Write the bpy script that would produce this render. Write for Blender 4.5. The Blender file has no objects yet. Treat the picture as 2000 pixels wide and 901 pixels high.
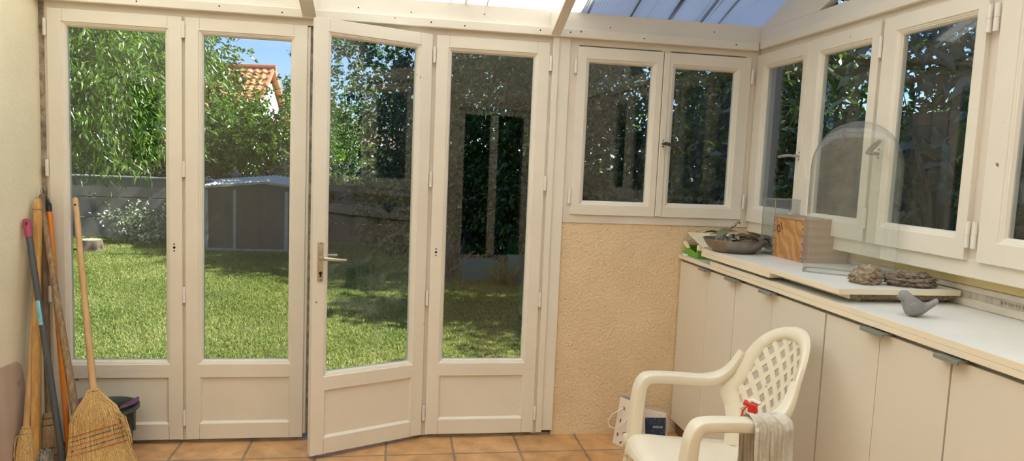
import bpy, math, random
import numpy as np
from mathutils import Matrix, Vector
random.seed(4)
SC = bpy.context.scene
COL = SC.collection
PI = math.pi

# ------------------------------------------------------------------ materials
def nd(nt, t, **kw):
    n = nt.nodes.new(t)
    for k, v in kw.items(): setattr(n, k, v)
    return n
def newmat(name):
    m = bpy.data.materials.new(name); m.use_nodes = True
    nt = m.node_tree; nt.nodes.clear()
    return m, nt, nd(nt, 'ShaderNodeOutputMaterial')
def rgb(c): return (c[0], c[1], c[2], 1.0)
def noise(nt, scale, detail=4, rough=.55, stretch=None, dist=0.0):
    tc = nd(nt, 'ShaderNodeTexCoord'); src = tc.outputs['Object']
    if stretch:
        mp = nd(nt, 'ShaderNodeMapping'); mp.inputs['Scale'].default_value = stretch
        nt.links.new(src, mp.inputs[0]); src = mp.outputs[0]
    n = nd(nt, 'ShaderNodeTexNoise'); n.inputs['Scale'].default_value = scale
    n.inputs['Detail'].default_value = detail; n.inputs['Roughness'].default_value = rough
    n.inputs['Distortion'].default_value = dist
    nt.links.new(src, n.inputs['Vector'])
    return n.outputs['Fac']
def ramp(nt, fac, stops, interp='LINEAR'):
    r = nd(nt, 'ShaderNodeValToRGB'); r.color_ramp.interpolation = interp
    e = r.color_ramp.elements
    while len(e) < len(stops): e.new(.5)
    for el, (p, c) in zip(e, stops): el.position = p; el.color = rgb(c)
    nt.links.new(fac, r.inputs[0]); return r.outputs[0]
def mixc(nt, fac, a, b, mode='MIX'):
    m = nd(nt, 'ShaderNodeMix', data_type='RGBA', blend_type=mode)
    for s, v in ((m.inputs[0], fac), (m.inputs[6], a), (m.inputs[7], b)):
        if isinstance(v, (int, float)): s.default_value = v
        elif isinstance(v, tuple): s.default_value = rgb(v)
        else: nt.links.new(v, s)
    return m.outputs[2]
def math_(nt, op, a, b=None):
    m = nd(nt, 'ShaderNodeMath', operation=op)
    for s, v in ((m.inputs[0], a), (m.inputs[1], b)):
        if v is None: continue
        if isinstance(v, (int, float)): s.default_value = v
        else: nt.links.new(v, s)
    return m.outputs[0]
def surf(name, c1, c2=None, scale=6, rough=.5, bump=0.0, bscale=120, metal=0.0, stretch=None, specks=None,
         lo=.35, hi=.65, spec=.5, detail=4, dist=0.0, bstretch=None, stain=None):
    m, nt, out = newmat(name)
    b = nd(nt, 'ShaderNodeBsdfPrincipled')
    b.inputs['Roughness'].default_value = rough; b.inputs['Metallic'].default_value = metal
    b.inputs['Specular IOR Level'].default_value = spec
    if c2 is None: c2 = tuple(x * .93 for x in c1)
    col = ramp(nt, noise(nt, scale, detail, .55, stretch, dist), [(lo, c1), (hi, c2)])
    if stain:   # wear or dirt with a shape of its own: (scale, threshold, colour, strength)
        f = noise(nt, stain[0], 6, .65)
        f = ramp(nt, f, [(stain[1], (0, 0, 0)), (stain[1] + .12, (stain[3],) * 3)])
        col = mixc(nt, f, col, stain[2])
    if specks:  # (scale, threshold, colour)
        f = noise(nt, specks[0], 1, .5)
        f = ramp(nt, f, [(specks[1], (0, 0, 0)), (specks[1] + .02, (1, 1, 1))])
        col = mixc(nt, f, col, specks[2])
    nt.links.new(col, b.inputs['Base Color'])
    if bump:
        bp = nd(nt, 'ShaderNodeBump'); bp.inputs['Strength'].default_value = min(1, bump)
        bp.inputs['Distance'].default_value = .004 * max(1, bump)
        nt.links.new(noise(nt, bscale, 3, .6, bstretch), bp.inputs['Height'])
        nt.links.new(bp.outputs[0], b.inputs['Normal'])
    nt.links.new(b.outputs[0], out.inputs[0])
    return m
def glassmat(name, tint=(.93, .96, .94), f0=.04, haze=0.0, hazecol=(.75, .75, .72), rough=0.0, smudge=0.0):
    m, nt, out = newmat(name)
    g = nd(nt, 'ShaderNodeNewGeometry')
    dot = nd(nt, 'ShaderNodeVectorMath', operation='DOT_PRODUCT')
    nt.links.new(g.outputs['Incoming'], dot.inputs[0]); nt.links.new(g.outputs['Normal'], dot.inputs[1])
    c = math_(nt, 'ABSOLUTE', dot.outputs['Value'])
    p = math_(nt, 'POWER', math_(nt, 'SUBTRACT', 1.0, c), 5.0)
    f = math_(nt, 'ADD', math_(nt, 'MULTIPLY', p, 1 - f0), f0)
    tr = nd(nt, 'ShaderNodeBsdfTransparent'); tr.inputs[0].default_value = rgb(tint)
    gl = nd(nt, 'ShaderNodeBsdfGlossy'); gl.inputs['Roughness'].default_value = rough
    base = tr.outputs[0]
    if haze:
        df = nd(nt, 'ShaderNodeBsdfDiffuse'); df.inputs[0].default_value = rgb(hazecol)
        tl = nd(nt, 'ShaderNodeBsdfTranslucent'); tl.inputs[0].default_value = rgb(hazecol)
        ad = nd(nt, 'ShaderNodeMixShader'); nt.links.new(df.outputs[0], ad.inputs[1]); nt.links.new(tl.outputs[0], ad.inputs[2])
        mh = nd(nt, 'ShaderNodeMixShader')
        if smudge:
            h = ramp(nt, noise(nt, 9, 6, .7, None, 1.5), [(.3, (haze,) * 3), (.75, (haze + smudge,) * 3)])
            nt.links.new(h, mh.inputs[0])
        else: mh.inputs[0].default_value = haze
        nt.links.new(base, mh.inputs[1]); nt.links.new(ad.outputs[0], mh.inputs[2]); base = mh.outputs[0]
    mx = nd(nt, 'ShaderNodeMixShader')
    nt.links.new(f, mx.inputs[0]); nt.links.new(base, mx.inputs[1]); nt.links.new(gl.outputs[0], mx.inputs[2])
    nt.links.new(mx.outputs[0], out.inputs[0])
    return m
def leafmat(name, stops, transl=.45, gloss=.06):
    m, nt, out = newmat(name)
    at = nd(nt, 'ShaderNodeAttribute', attribute_name='tint')
    col = ramp(nt, at.outputs['Fac'], stops)
    d = nd(nt, 'ShaderNodeBsdfDiffuse'); t = nd(nt, 'ShaderNodeBsdfTranslucent'); g = nd(nt, 'ShaderNodeBsdfGlossy')
    g.inputs['Roughness'].default_value = .35
    nt.links.new(col, d.inputs[0])
    nt.links.new(mixc(nt, .5, col, mixc(nt, 1.0, col, (1.5, 1.6, .5), 'MULTIPLY')), t.inputs[0])
    a = nd(nt, 'ShaderNodeMixShader'); a.inputs[0].default_value = transl
    nt.links.new(d.outputs[0], a.inputs[1]); nt.links.new(t.outputs[0], a.inputs[2])
    b = nd(nt, 'ShaderNodeMixShader'); b.inputs[0].default_value = gloss
    nt.links.new(a.outputs[0], b.inputs[1]); nt.links.new(g.outputs[0], b.inputs[2])
    nt.links.new(b.outputs[0], out.inputs[0])
    return m

WHITE = surf('cream_white_gloss_paint', (.785, .745, .655), (.745, .70, .61), 3, .42, .12, 60, specks=(26, .80, (.25, .18, .12)))
WHITE2 = surf('cream_white_frame_paint', (.72, .66, .58), (.67, .61, .53), 3, .5, .15, 60)
HINGE = surf('white_painted_hinge_steel', (.82, .78, .72), None, 8, .35)
DARKJOINT = surf('weathered_dark_joint', (.16, .14, .11), (.42, .36, .28), 30, .8, .3, 80)
PLASTER_L = surf('pale_yellow_plaster', (.86, .80, .60), (.78, .725, .535), 2.5, .85, .7, 60)
PLASTER_R = surf('ochre_roughcast_plaster', (.80, .625, .41), (.74, .57, .365), 4, .9, 2.2, 70, stain=(14, .70, (.45, .32, .18), .5))
PLASTER_B = surf('cream_house_wall_plaster', (.74, .67, .55), (.70, .63, .50), 3, .9, .6, 90)
LAMINATE = surf('cream_laminate_front', (.735, .69, .60), (.715, .67, .58), 2, .38, 0, specks=(16, .83, (.35, .25, .18)))
LAM_TOP = surf('pale_grey_laminate_top', (.77, .77, .73), (.72, .72, .68), 5, .4, 0, specks=(60, .80, (.4, .38, .33)))
LAM_EDGE = surf('cream_edge_banding', (.84, .755, .60), (.80, .715, .56), 3, .45)
CHIP = surf('raw_chipboard', (.32, .24, .16), (.15, .11, .07), 120, .9, .6, 150)
RAIL = surf('brushed_grey_rail', (.30, .27, .23), (.24, .215, .19), 10, .4, 0, metal=.3)
HANDLE_G = surf('grey_green_metal_handle', (.36, .38, .35), (.30, .32, .29), 20, .35, metal=.6)
KICK = surf('brown_plinth_wood', (.20, .125, .07), (.12, .075, .04), 6, .6, .2, 40, stretch=(1, 8, 8))
NICKEL = surf('worn_nickel', (.62, .56, .46), (.50, .44, .35), 20, .32, metal=.8)
BRONZE = surf('dark_bronze_metal', (.10, .085, .065), (.06, .05, .04), 20, .4, metal=.7)
SILVER = surf('dull_silver_metal', (.55, .52, .47), (.42, .40, .36), 20, .35, metal=.8)
BLACK = surf('dark_hole', (.012, .01, .009), None, 5, .9)
GLASS = glassmat('window_glass', (.92, .945, .93), .054)
GLASS_EXT = glassmat('dark_house_glass', (.25, .27, .26), .05)
PLASTIC_W = surf('white_resin_plastic', (.80, .745, .61), (.76, .70, .56), 5, .38, .06, 200, specks=(38, .79, (.45, .38, .28)), stain=(7, .66, (.55, .46, .33), .45))
PVC = surf('grey_white_pvc_profile', (.70, .655, .57), (.60, .555, .475), 14, .45, .05, 80, stretch=(1, 1, 4))

# ------------------------------------------------------------------ mesh builder
class MB:
    def __init__(s): s.v = []; s.f = []; s.n = 0; s.mi = []
    def add(s, vs, fs, mi=0):
        b = s.n
        s.v += [tuple(v) for v in vs]; s.n += len(vs)
        for f in fs: s.f.append([b + i for i in f]); s.mi.append(mi)
        return s
    def box(s, x0, x1, y0, y1, z0, z1, mi=0):
        vs = [(x, y, z) for z in (z0, z1) for y in (y0, y1) for x in (x0, x1)]
        return s.add(vs, [(0, 2, 3, 1), (4, 5, 7, 6), (0, 1, 5, 4), (2, 6, 7, 3), (0, 4, 6, 2), (1, 3, 7, 5)], mi)
    def loft(s, rings, closed=True, cap=True, loop=False, mi=0):
        n = len(rings[0]); vs = [p for r in rings for p in r]; fs = []
        m = len(rings)
        for i in range(m if loop else m - 1):
            a, b = i * n, ((i + 1) % m) * n
            for j in range(n if closed else n - 1):
                k = (j + 1) % n
                fs.append((a + j, a + k, b + k, b + j))
        if cap and not loop and closed:
            fs.append(tuple(range(n))[::-1]); fs.append(tuple((m - 1) * n + j for j in range(n)))
        return s.add(vs, fs, mi)
    def prism(s, poly, off, mi=0):
        o = Vector(off); a = [Vector(p) for p in poly]; b = [p + o for p in a]
        return s.loft([a, b], mi=mi)
    def tube(s, pts, rad, seg=10, up=None, sx=1.0, sy=1.0, cap=True, mi=0):
        pts = [Vector(p) for p in pts]; rings = []
        if not hasattr(rad, '__len__'): rad = [rad] * len(pts)
        d0 = (pts[1] - pts[0]).normalized()
        u = Vector(up) if up else (Vector((0, 0, 1)) if abs(d0.z) < .9 else Vector((1, 0, 0)))
        for i, p in enumerate(pts):
            d = (pts[min(i + 1, len(pts) - 1)] - pts[max(i - 1, 0)])
            d = d.normalized() if d.length > 1e-9 else d0
            a = u - d * u.dot(d)
            a = a.normalized() if a.length > 1e-6 else d.orthogonal().normalized()
            if not up: u = a
            b = d.cross(a)
            rings.append([p + (a * math.cos(2 * PI * j / seg) * sx + b * math.sin(2 * PI * j / seg) * sy) * rad[i] for j in range(seg)])
        return s.loft(rings, cap=cap, mi=mi)
    def sweep(s, pts, sec, up, scale=None, mi=0, cap=True):
        """sweep a closed 2-D section (a = along up, b = across) on a path"""
        pts = [Vector(p) for p in pts]; rings = []
        for i, p in enumerate(pts):
            d = (pts[min(i + 1, len(pts) - 1)] - pts[max(i - 1, 0)]).normalized()
            u = Vector(up[i]) if isinstance(up, list) else Vector(up)
            a = (u - d * u.dot(d)).normalized(); b = d.cross(a)
            k = scale[i] if scale else (1, 1)
            rings.append([p + a * (q[0] * k[0]) + b * (q[1] * k[1]) for q in sec])
        return s.loft(rings, cap=cap, mi=mi)
    def lathe(s, prof, c=(0, 0, 0), seg=28, axis='z', mi=0, closed=False):
        rings = []
        for r, h in prof:
            rings.append([(c[0] + r * math.cos(2 * PI * j / seg), c[1] + r * math.sin(2 * PI * j / seg), c[2] + h) for j in range(seg)])
        return s.loft(rings, cap=not closed, loop=closed, mi=mi)
    def ball(s, c, r, seg=12, rings=8, mi=0):
        rr = [[(c[0] + r[0] * math.sin(PI * i / rings) * math.cos(2 * PI * j / seg), c[1] + r[1] * math.sin(PI * i / rings) * math.sin(2 * PI * j / seg), c[2] - r[2] * math.cos(PI * i / rings)) for j in range(seg)] for i in range(1, rings)]
        return s.loft(rr, mi=mi)
    def ring(s, o, steps, mi=0):
        """mitred frame: o = (x0,x1,z0,z1) ; steps = list of (l,r,b,t insets, y), closed profile"""
        rings = []
        for (l, r, b, t, y) in steps:
            rings.append([(o[0] + l, y, o[2] + b), (o[1] - r, y, o[2] + b), (o[1] - r, y, o[3] - t), (o[0] + l, y, o[3] - t)])
        return s.loft(rings, loop=True, mi=mi)
    def build(s, name, mat, parent=None, smooth=False, bevel=0, T=None, solid=0, sub=0, kind=None, sharp=40):
        me = bpy.data.meshes.new(name)
        vs = s.v if T is None else [tuple(T @ Vector(v)) for v in s.v]
        me.from_pydata(vs, [], s.f)
        mats = mat if isinstance(mat, (list, tuple)) else [mat]
        for m in mats: me.materials.append(m)
        if len(mats) > 1: me.polygons.foreach_set('material_index', s.mi)
        import bmesh
        bm = bmesh.new(); bm.from_mesh(me)
        bmesh.ops.recalc_face_normals(bm, faces=bm.faces)
        bm.to_mesh(me); bm.free()
        if smooth:
            me.polygons.foreach_set('use_smooth', [True] * len(me.polygons))
            me.set_sharp_from_angle(angle=math.radians(sharp))
        o = bpy.data.objects.new(name, me); COL.objects.link(o)
        if parent is not None:
            o.parent = parent; o.matrix_parent_inverse = world(parent).inverted()
        if solid:
            md = o.modifiers.new('thick', 'SOLIDIFY'); md.thickness = solid; md.offset = 0
        if bevel:
            md = o.modifiers.new('edge', 'BEVEL'); md.width = bevel; md.segments = 2; md.limit_method = 'ANGLE'; md.angle_limit = math.radians(40)
        if sub:
            md = o.modifiers.new('sub', 'SUBSURF'); md.levels = sub; md.render_levels = sub
        if kind: o['kind'] = kind
        return o
def world(o):
    m = o.matrix_basis.copy()
    if o.parent: m = world(o.parent) @ o.matrix_parent_inverse @ m
    return m
def empty(name, loc=(0, 0, 0), kind=None):
    o = bpy.data.objects.new(name, None); COL.objects.link(o); o.location = loc; o.empty_display_size = .1
    if kind: o['kind'] = kind
    return o
def tag(o, label, cat, group=None):
    o['label'] = label; o['category'] = cat
    if group: o['group'] = group
    return o
def thing(name, loc, label, cat, group=None): return tag(empty(name, loc), label, cat, group)
def lerp(a, b, t): return Vector(a) + (Vector(b) - Vector(a)) * t
def textmesh(name, body, size, mat, M, parent=None, depth=.0006):
    cu = bpy.data.curves.new(name, 'FONT'); cu.body = body; cu.size = size; cu.extrude = depth; cu.align_x = 'CENTER'; cu.align_y = 'CENTER'
    t = bpy.data.objects.new(name, cu); COL.objects.link(t)
    dg = bpy.context.evaluated_depsgraph_get(); me = bpy.data.meshes.new_from_object(t.evaluated_get(dg))
    bpy.data.objects.remove(t); me.transform(M); me.materials.clear(); me.materials.append(mat)
    o = bpy.data.objects.new(name, me); COL.objects.link(o)
    if parent is not None: o.parent = parent; o.matrix_parent_inverse = world(parent).inverted()
    return o
def fastmesh(name, verts, faces_n, k, mat, tint=None, parent=None):
    """verts: (n,3) array, faces made of k consecutive vertices; tint per vertex"""
    me = bpy.data.meshes.new(name); nv = len(verts)
    me.vertices.add(nv); me.vertices.foreach_set('co', np.asarray(verts, np.float32).ravel())
    me.loops.add(nv); me.loops.foreach_set('vertex_index', np.arange(nv, dtype=np.int32))
    me.polygons.add(faces_n); me.polygons.foreach_set('loop_start', np.arange(0, nv, k, dtype=np.int32))
    me.update(calc_edges=True)
    if tint is not None:
        a = me.attributes.new('tint', 'FLOAT', 'POINT'); a.data.foreach_set('value', np.asarray(tint, np.float32))
    me.materials.append(mat)
    o = bpy.data.objects.new(name, me); COL.objects.link(o)
    if parent is not None: o.parent = parent; o.matrix_parent_inverse = world(parent).inverted()
    return o

# ------------------------------------------------------------------ room shell
XR = 3.5636          # inner face of the right-hand window leaves
GZ = -.15            # garden level
YB = -5.0            # house wall behind
SL = .37             # roof slope
XL = -.04
def roofz(y): return 2.285 - SL * y

def tile_material():
    m, nt, out = newmat('terracotta_floor_tiles')
    b = nd(nt, 'ShaderNodeBsdfPrincipled'); b.inputs['Roughness'].default_value = .42
    tc = nd(nt, 'ShaderNodeTexCoord'); mp = nd(nt, 'ShaderNodeMapping')
    mp.inputs['Location'].default_value = (-.241, .205, 0)
    nt.links.new(tc.outputs['Object'], mp.inputs[0])
    br = nd(nt, 'ShaderNodeTexBrick'); br.offset = 0.0; br.squash = 1.0
    br.inputs['Scale'].default_value = 1.0; br.inputs['Brick Width'].default_value = .3425; br.inputs['Row Height'].default_value = .3425
    br.inputs['Mortar Size'].default_value = .007; br.inputs['Mortar Smooth'].default_value = .2
    br.inputs['Color1'].default_value = rgb((.60, .37, .185)); br.inputs['Color2'].default_value = rgb((.53, .31, .14)); br.inputs['Mortar'].default_value = rgb((.27, .21, .14))
    nt.links.new(mp.outputs[0], br.inputs['Vector'])
    cl = ramp(nt, noise(nt, 9, 6, .6), [(.3, (1.25, 1.2, 1.15)), (.7, (.72, .66, .6))])
    col = mixc(nt, 1.0, br.outputs['Color'], cl, 'MULTIPLY')
    sp = ramp(nt, noise(nt, 30, 1, .5), [(.80, (0, 0, 0)), (.82, (1, 1, 1))])
    col = mixc(nt, sp, col, (.12, .08, .05))
    nt.links.new(col, b.inputs['Base Color'])
    bp = nd(nt, 'ShaderNodeBump'); bp.inputs['Strength'].default_value = .6; bp.inputs['Distance'].default_value = .003
    inv = math_(nt, 'SUBTRACT', 1.0, br.outputs['Fac']); nt.links.new(inv, bp.inputs['Height']); nt.links.new(bp.outputs[0], b.inputs['Normal'])
    nt.links.new(b.outputs[0], out.inputs[0]); return m
MB().box(XL - .2, XR + .3, YB - .1, .02, -.12, 0).build('floor', tile_material(), kind='structure')
MB().box(XL - .2, 2.52, .02, .16, -.12, 0.012).build('trim_1', surf('grey_door_sill', (.34, .31, .27), (.22, .2, .17), 20, .8, .3), kind='structure')
MB().box(XL - .2, XL, YB, .13, -.1, 4.3).build('wall_left', PLASTER_L, kind='structure')
MB().box(XL, -.016, .012, .10, 0, 2.30).build('trim_2', DARKJOINT, kind='structure')
# plaster below the front window and its continuation behind the corner
MB().box(2.505, 3.9, .018, .16, -.1, 1.182).build('wall_front', PLASTER_R, kind='structure')
# right wall below the windows
MB().box(3.72, 3.9, YB, .018, -.1, 1.152).build('wall_right', surf('yellow_plaster_ledge', (.80, .66, .36), (.72, .57, .28), 8, .9, .8, 60), kind='structure')
# right wall beyond the windows (towards the house)
MB().box(3.58, 3.9, YB, -2.70, 1.152, 2.2).build('wall_right_panel', WHITE2, kind='structure').name = 'trim_3'

# house wall behind the camera
wb = MB()
xs = [XL, .45, 1.35, 2.35, 3.25, 3.9]; z0, z1 = .2, 2.15
for i in (0, 2, 4): wb.box(xs[i], xs[i + 1], YB - .25, YB, -.1, 4.4)
for i in (1, 3): wb.box(xs[i], xs[i + 1], YB - .25, YB, -.1, z0); wb.box(xs[i], xs[i + 1], YB - .25, YB, z1, 4.4)
wb.build('wall_back', PLASTER_B, kind='structure')
MB().box(.3, 3.4, YB - 1.6, YB - 1.55, -.1, 2.4).build('wall_back_inner', surf('dim_indoor_wall', (.06, .06, .055), None, 3, .9), kind='structure').name = 'wall_inner'
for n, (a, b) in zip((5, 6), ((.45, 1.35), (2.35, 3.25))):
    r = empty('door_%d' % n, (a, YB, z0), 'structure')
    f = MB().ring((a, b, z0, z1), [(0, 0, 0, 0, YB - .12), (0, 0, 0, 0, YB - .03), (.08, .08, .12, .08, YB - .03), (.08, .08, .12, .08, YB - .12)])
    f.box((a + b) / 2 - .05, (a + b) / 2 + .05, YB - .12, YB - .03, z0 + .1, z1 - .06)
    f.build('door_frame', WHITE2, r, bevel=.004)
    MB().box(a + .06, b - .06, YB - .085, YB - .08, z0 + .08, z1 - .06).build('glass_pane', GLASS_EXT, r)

# ---- fascia, head, mouldings on the front wall
XF1 = XR + .02
MB().box(XL, XF1 + .2, .014, .11, 2.122, 2.30).build('trim_4', WHITE2, bevel=.002, kind='structure')      # head of the frames
MB().box(XL, XF1, .002, .03, 2.196, 2.287).build('trim_5', WHITE, bevel=.003, kind='structure')            # fascia board
MB().box(XL, XR - .008, -.022, .014, 2.152, 2.197).build('trim_6', WHITE, bevel=.004, kind='structure')    # moulding
MB().box(XR - .010, XR + .03, -2.7, -.028, 2.158, 2.202).build('trim_7', WHITE, bevel=.004, kind='structure')
MB().box(XR + .018, XR + .11, -2.7, .02, 2.128, 2.21).build('trim_8', WHITE2, bevel=.002, kind='structure')
# gable over the right-hand windows: bottom rail, rake, glazing
x0, x1 = XR + .008, XR + .05
g = MB()
g.prism([(x0, .012, 2.203), (x0, YB, 2.203), (x0, YB, 2.262), (x0, -.44, 2.262), (x0, .012, 2.262)], (x1 - x0, 0, 0))
g.prism([(x0, .012, 2.262), (x0, -.44, 2.262), (x0, -.53, 2.262), (x0, YB, 2.262 + SL * (-YB - .53)), (x0, YB, roofz(YB)), (x0, .012, roofz(.012))], (x1 - x0, 0, 0))
g.prism([(x0 + .004, -2.2, 2.25), (x0 + .004, YB, 2.25), (x0 + .004, YB, roofz(YB) - .01), (x0 + .004, -2.2, roofz(-2.2) - .01)], (x1 - x0 - .008, 0, 0))  # unseen solid boarding, added to keep sun from leaking through the rear gable
g.build('trim_9', WHITE, bevel=.002, kind='structure')
w = empty('window_8', (x0, -.53, 2.262), 'structure')
MB().prism([(x0 + .02, -.5, 2.255), (x0 + .02, -2.19, 2.255), (x0 + .02, -2.19, 2.275 + SL * (2.19 - .5))], (.004, 0, 0)).build('glass_pane', GLASS, w)

# ---- posts of the front wall
for n, (a, b, y, zb, m) in enumerate([(-.018, .012, .0125, .013, WHITE2), (.575, .627, .0155, .013, WHITE2), (1.775, 1.83, .0155, .013, WHITE2), (2.39, 2.42, .0125, .013, WHITE2),
                             (2.416, 2.449, -.006, .022, WHITE), (2.447, 2.511, .004, .03, WHITE), (2.509, 2.56, .0125, 1.230, WHITE2), (3.50, 3.60, .0125, 1.230, WHITE2), (3.02, 3.07, .016, 1.230, WHITE2)]):
    MB().box(a, b, y, .099, zb, 2.13 if n not in (4, 5) else 2.153).build('trim_%d' % (10 + n), m, bevel=.003, kind='structure')
MB().box(2.512, 3.60, .012, .11, 1.182, 1.237).build('trim_19', WHITE2, bevel=.003, kind='structure')
# right wall posts and sill rail
for n, (a, b) in enumerate([(-.03, .06), (-1.025, -.99), (-1.60, -1.525), (-2.125, -2.085), (-2.72, -2.60)]):
    MB().box(XR + .0205, XR + .10, a, b, 1.22, 2.135).build('trim_%d' % (20 + n), WHITE2, bevel=.003, kind='structure')
MB().box(3.672, 3.735, -2.62, -.02, 1.1195, 1.170).build('trim_32', bpy.data.materials['yellow_plaster_ledge'], kind='structure')
MB().box(XR + .018, XR + .106, -2.72, .05, 1.161, 1.226).build('trim_25', WHITE, bevel=.003, kind='structure')

# ---- rafters and polycarbonate roof
def rafter(n, a, b):
    yy = YB + .0
    MB().prism([(a, -.0, roofz(0) - .135), (a, yy, roofz(yy) - .135), (a, yy, roofz(yy) - .012), (a, 0, roofz(0) - .012)], (b - a, 0, 0)).build('trim_%d' % n, WHITE, bevel=.003, kind='structure')
rafter(26, 1.155, 1.222); rafter(27, 2.398, 2.448); rafter(28, XL, .02)
def roofmat(name, white):
    m, nt, out = newmat(name)
    tc = nd(nt, 'ShaderNodeTexCoord'); sp = nd(nt, 'ShaderNodeSeparateXYZ'); nt.links.new(tc.outputs['Object'], sp.inputs[0])
    n1 = noise(nt, 19, 3, .6, (1, .01, .01)); dirt = ramp(nt, n1, [(.60, (1, 1, 1)), (.64, (.25, .21, .17)), (.68, (.7, .66, .6))])
    n2 = noise(nt, 3, 5, .65, (1, .25, .25)); d2 = ramp(nt, n2, [(.5, (1, 1, 1)), (.85, (.85, .84, .80))])
    rib = math_(nt, 'SINE', math_(nt, 'MULTIPLY', sp.outputs[0], 2 * PI / .016))
    ribc = ramp(nt, math_(nt, 'ADD', math_(nt, 'MULTIPLY', rib, .5), .5), [(.0, (.86, .86, .86)), (.35, (1, 1, 1))])
    col = mixc(nt, 1.0, mixc(nt, 1.0, mixc(nt, 1.0, white, dirt, 'MULTIPLY'), d2, 'MULTIPLY'), ribc, 'MULTIPLY')
    tl = nd(nt, 'ShaderNodeBsdfTranslucent'); nt.links.new(col, tl.inputs[0])
    df = nd(nt, 'ShaderNodeBsdfDiffuse'); nt.links.new(col, df.inputs[0])
    a = nd(nt, 'ShaderNodeMixShader'); a.inputs[0].default_value = .10
    nt.links.new(tl.outputs[0], a.inputs[1]); nt.links.new(df.outputs[0], a.inputs[2])
    nt.links.new(a.outputs[0], out.inputs[0]); return m
RM = roofmat('ribbed_polycarbonate', (.95, .955, .94))
for n, (a, b) in enumerate(((XL, 1.19), (1.192, 2.425), (2.427, XF1 + .06))):
    MB().prism([(a, .10, roofz(.10)), (a, YB, roofz(YB)), (a, YB, roofz(YB) + .012), (a, .10, roofz(.10) + .012)], (b - a, 0, 0)).build('ceiling', RM, kind='structure').name = 'ceiling_%d' % (n + 1)

# ------------------------------------------------------------------ doors and windows
def hinge(parent, x, y, z, T=None, h=.078, r=.0075, axis=0):
    m = MB()
    m.tube([(x, y, z - h / 2), (x, y, z - .001)], r, 10); m.tube([(x, y, z + .001), (x, y, z + h / 2)], r, 10)
    m.tube([(x, y, z - .002), (x, y, z + .002)], r * .8, 8)
    m.build('hinge', HINGE, parent, smooth=True, T=T)
def glazed_ring(m, o, base, y0=0.0, y1=.042):
    """stepped moulding inside frame members of width base = (l,r,b,t)"""
    st = [(0, y1), (0, y0)]
    def q(ins, y): return (base[0] + ins, base[1] + ins, base[2] + ins, base[3] + ins, y)
    m.ring(o, [(0, 0, 0, 0, y1), (0, 0, 0, 0, y0), q(0, y0), q(.002, y0 + .005), q(.007, y0 + .0055), q(.009, y0 + .009), q(.013, y0 + .0095), q(.020, y0 + .021), q(.020, y1)])
def leaf_door(name, x0, x1, T=None, parts_cb=None, zt=2.12, zb=.022):
    r = empty(name, (0, 0, 0) if T is None else T.translation, 'structure')
    if T is None: r.location = (x0, 0, zb)
    m = MB()
    glazed_ring(m, (x0, x1, .379, zt), (.060, .060, .033, .058))
    m.ring((x0, x1, zb, .379), [(0, 0, 0, 0, .042), (0, 0, 0, 0, 0), (.066, .066, .081, .034, 0), (.076, .076, .091, .040, .012), (.076, .076, .091, .040, .042)])
    m.build('door_frame', WHITE, r, bevel=.0015, T=T)
    MB().box(x0 + .060, x1 - .060, .014, .028, zb + .07, .36).build('door_panel', WHITE, r, T=T)
    MB().box(x0 + .074, x1 - .074, .022, .026, .42, zt - .068).build('glass_pane', GLASS, r, T=T)
    # drip rail seams where stile and rail meet
    s = MB()
    for xx in (x0 + .0655, x1 - .0655):
        s.box(xx - .0008, xx + .0008, -.0003, .002, zb, zb + .075); s.box(xx - .0005, xx + .0005, -.0002, .002, zt - .05, zt)
    s.build('joint_line', DARKJOINT, r, T=T)
    return r
d1 = leaf_door('door_1', 0.0, .5935)
d2 = leaf_door('door_2', .6085, 1.178)
d4 = leaf_door('door_4', 1.8130, 2.4005)
HX = 1.7925; ANG = math.atan2(.247, .5455)
T3 = Matrix.Translation((HX, -.002, 0)) @ Matrix.Rotation(ANG, 4, 'Z') @ Matrix.Translation((-.598, 0, 0))
d3 = leaf_door('door_3', 0.0, .598, T=T3)
for z in (2.03, 1.375, .765, .132): hinge(d1, -.009, -.002, z)
for z in (2.06, 1.392, .768, .135): hinge(d2, .601, -.002, z)
for z in (2.02, 1.388, .765, .142): hinge(d3, 1.803, -.003, z)
for z in (2.014, 1.389, .763, .132): hinge(d4, 2.4075, -.003, z)
def holes(parent, x, y, z, along='y', rs=(.004, .0065, .004), dz=.017):
    m = MB()
    for k, rr in zip((1, 0, -1), rs):
        c = (x, y, z + k * dz)
        if along == 'y': m.tube([(c[0], y - .0006, c[2]), (c[0], y + .002, c[2])], rr, 10)
        else: m.tube([(x - .0006, c[1], c[2]), (x + .002, c[1], c[2])], rr, 10)
    m.build('lock_holes', BLACK, parent)
holes(d1, .556, 0, 1.004); holes(d4, 1.842, 0, 1.008)
# meeting strip on the edge of door 2 and its worn joint
MB().box(1.178, 1.192, .006, .05, .04, 2.115).build('meeting_strip', WHITE2, d2, bevel=.003)
MB().box(1.192, 1.206, .02, .06, .04, 2.12).build('worn_edge', DARKJOINT, d2)
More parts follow.
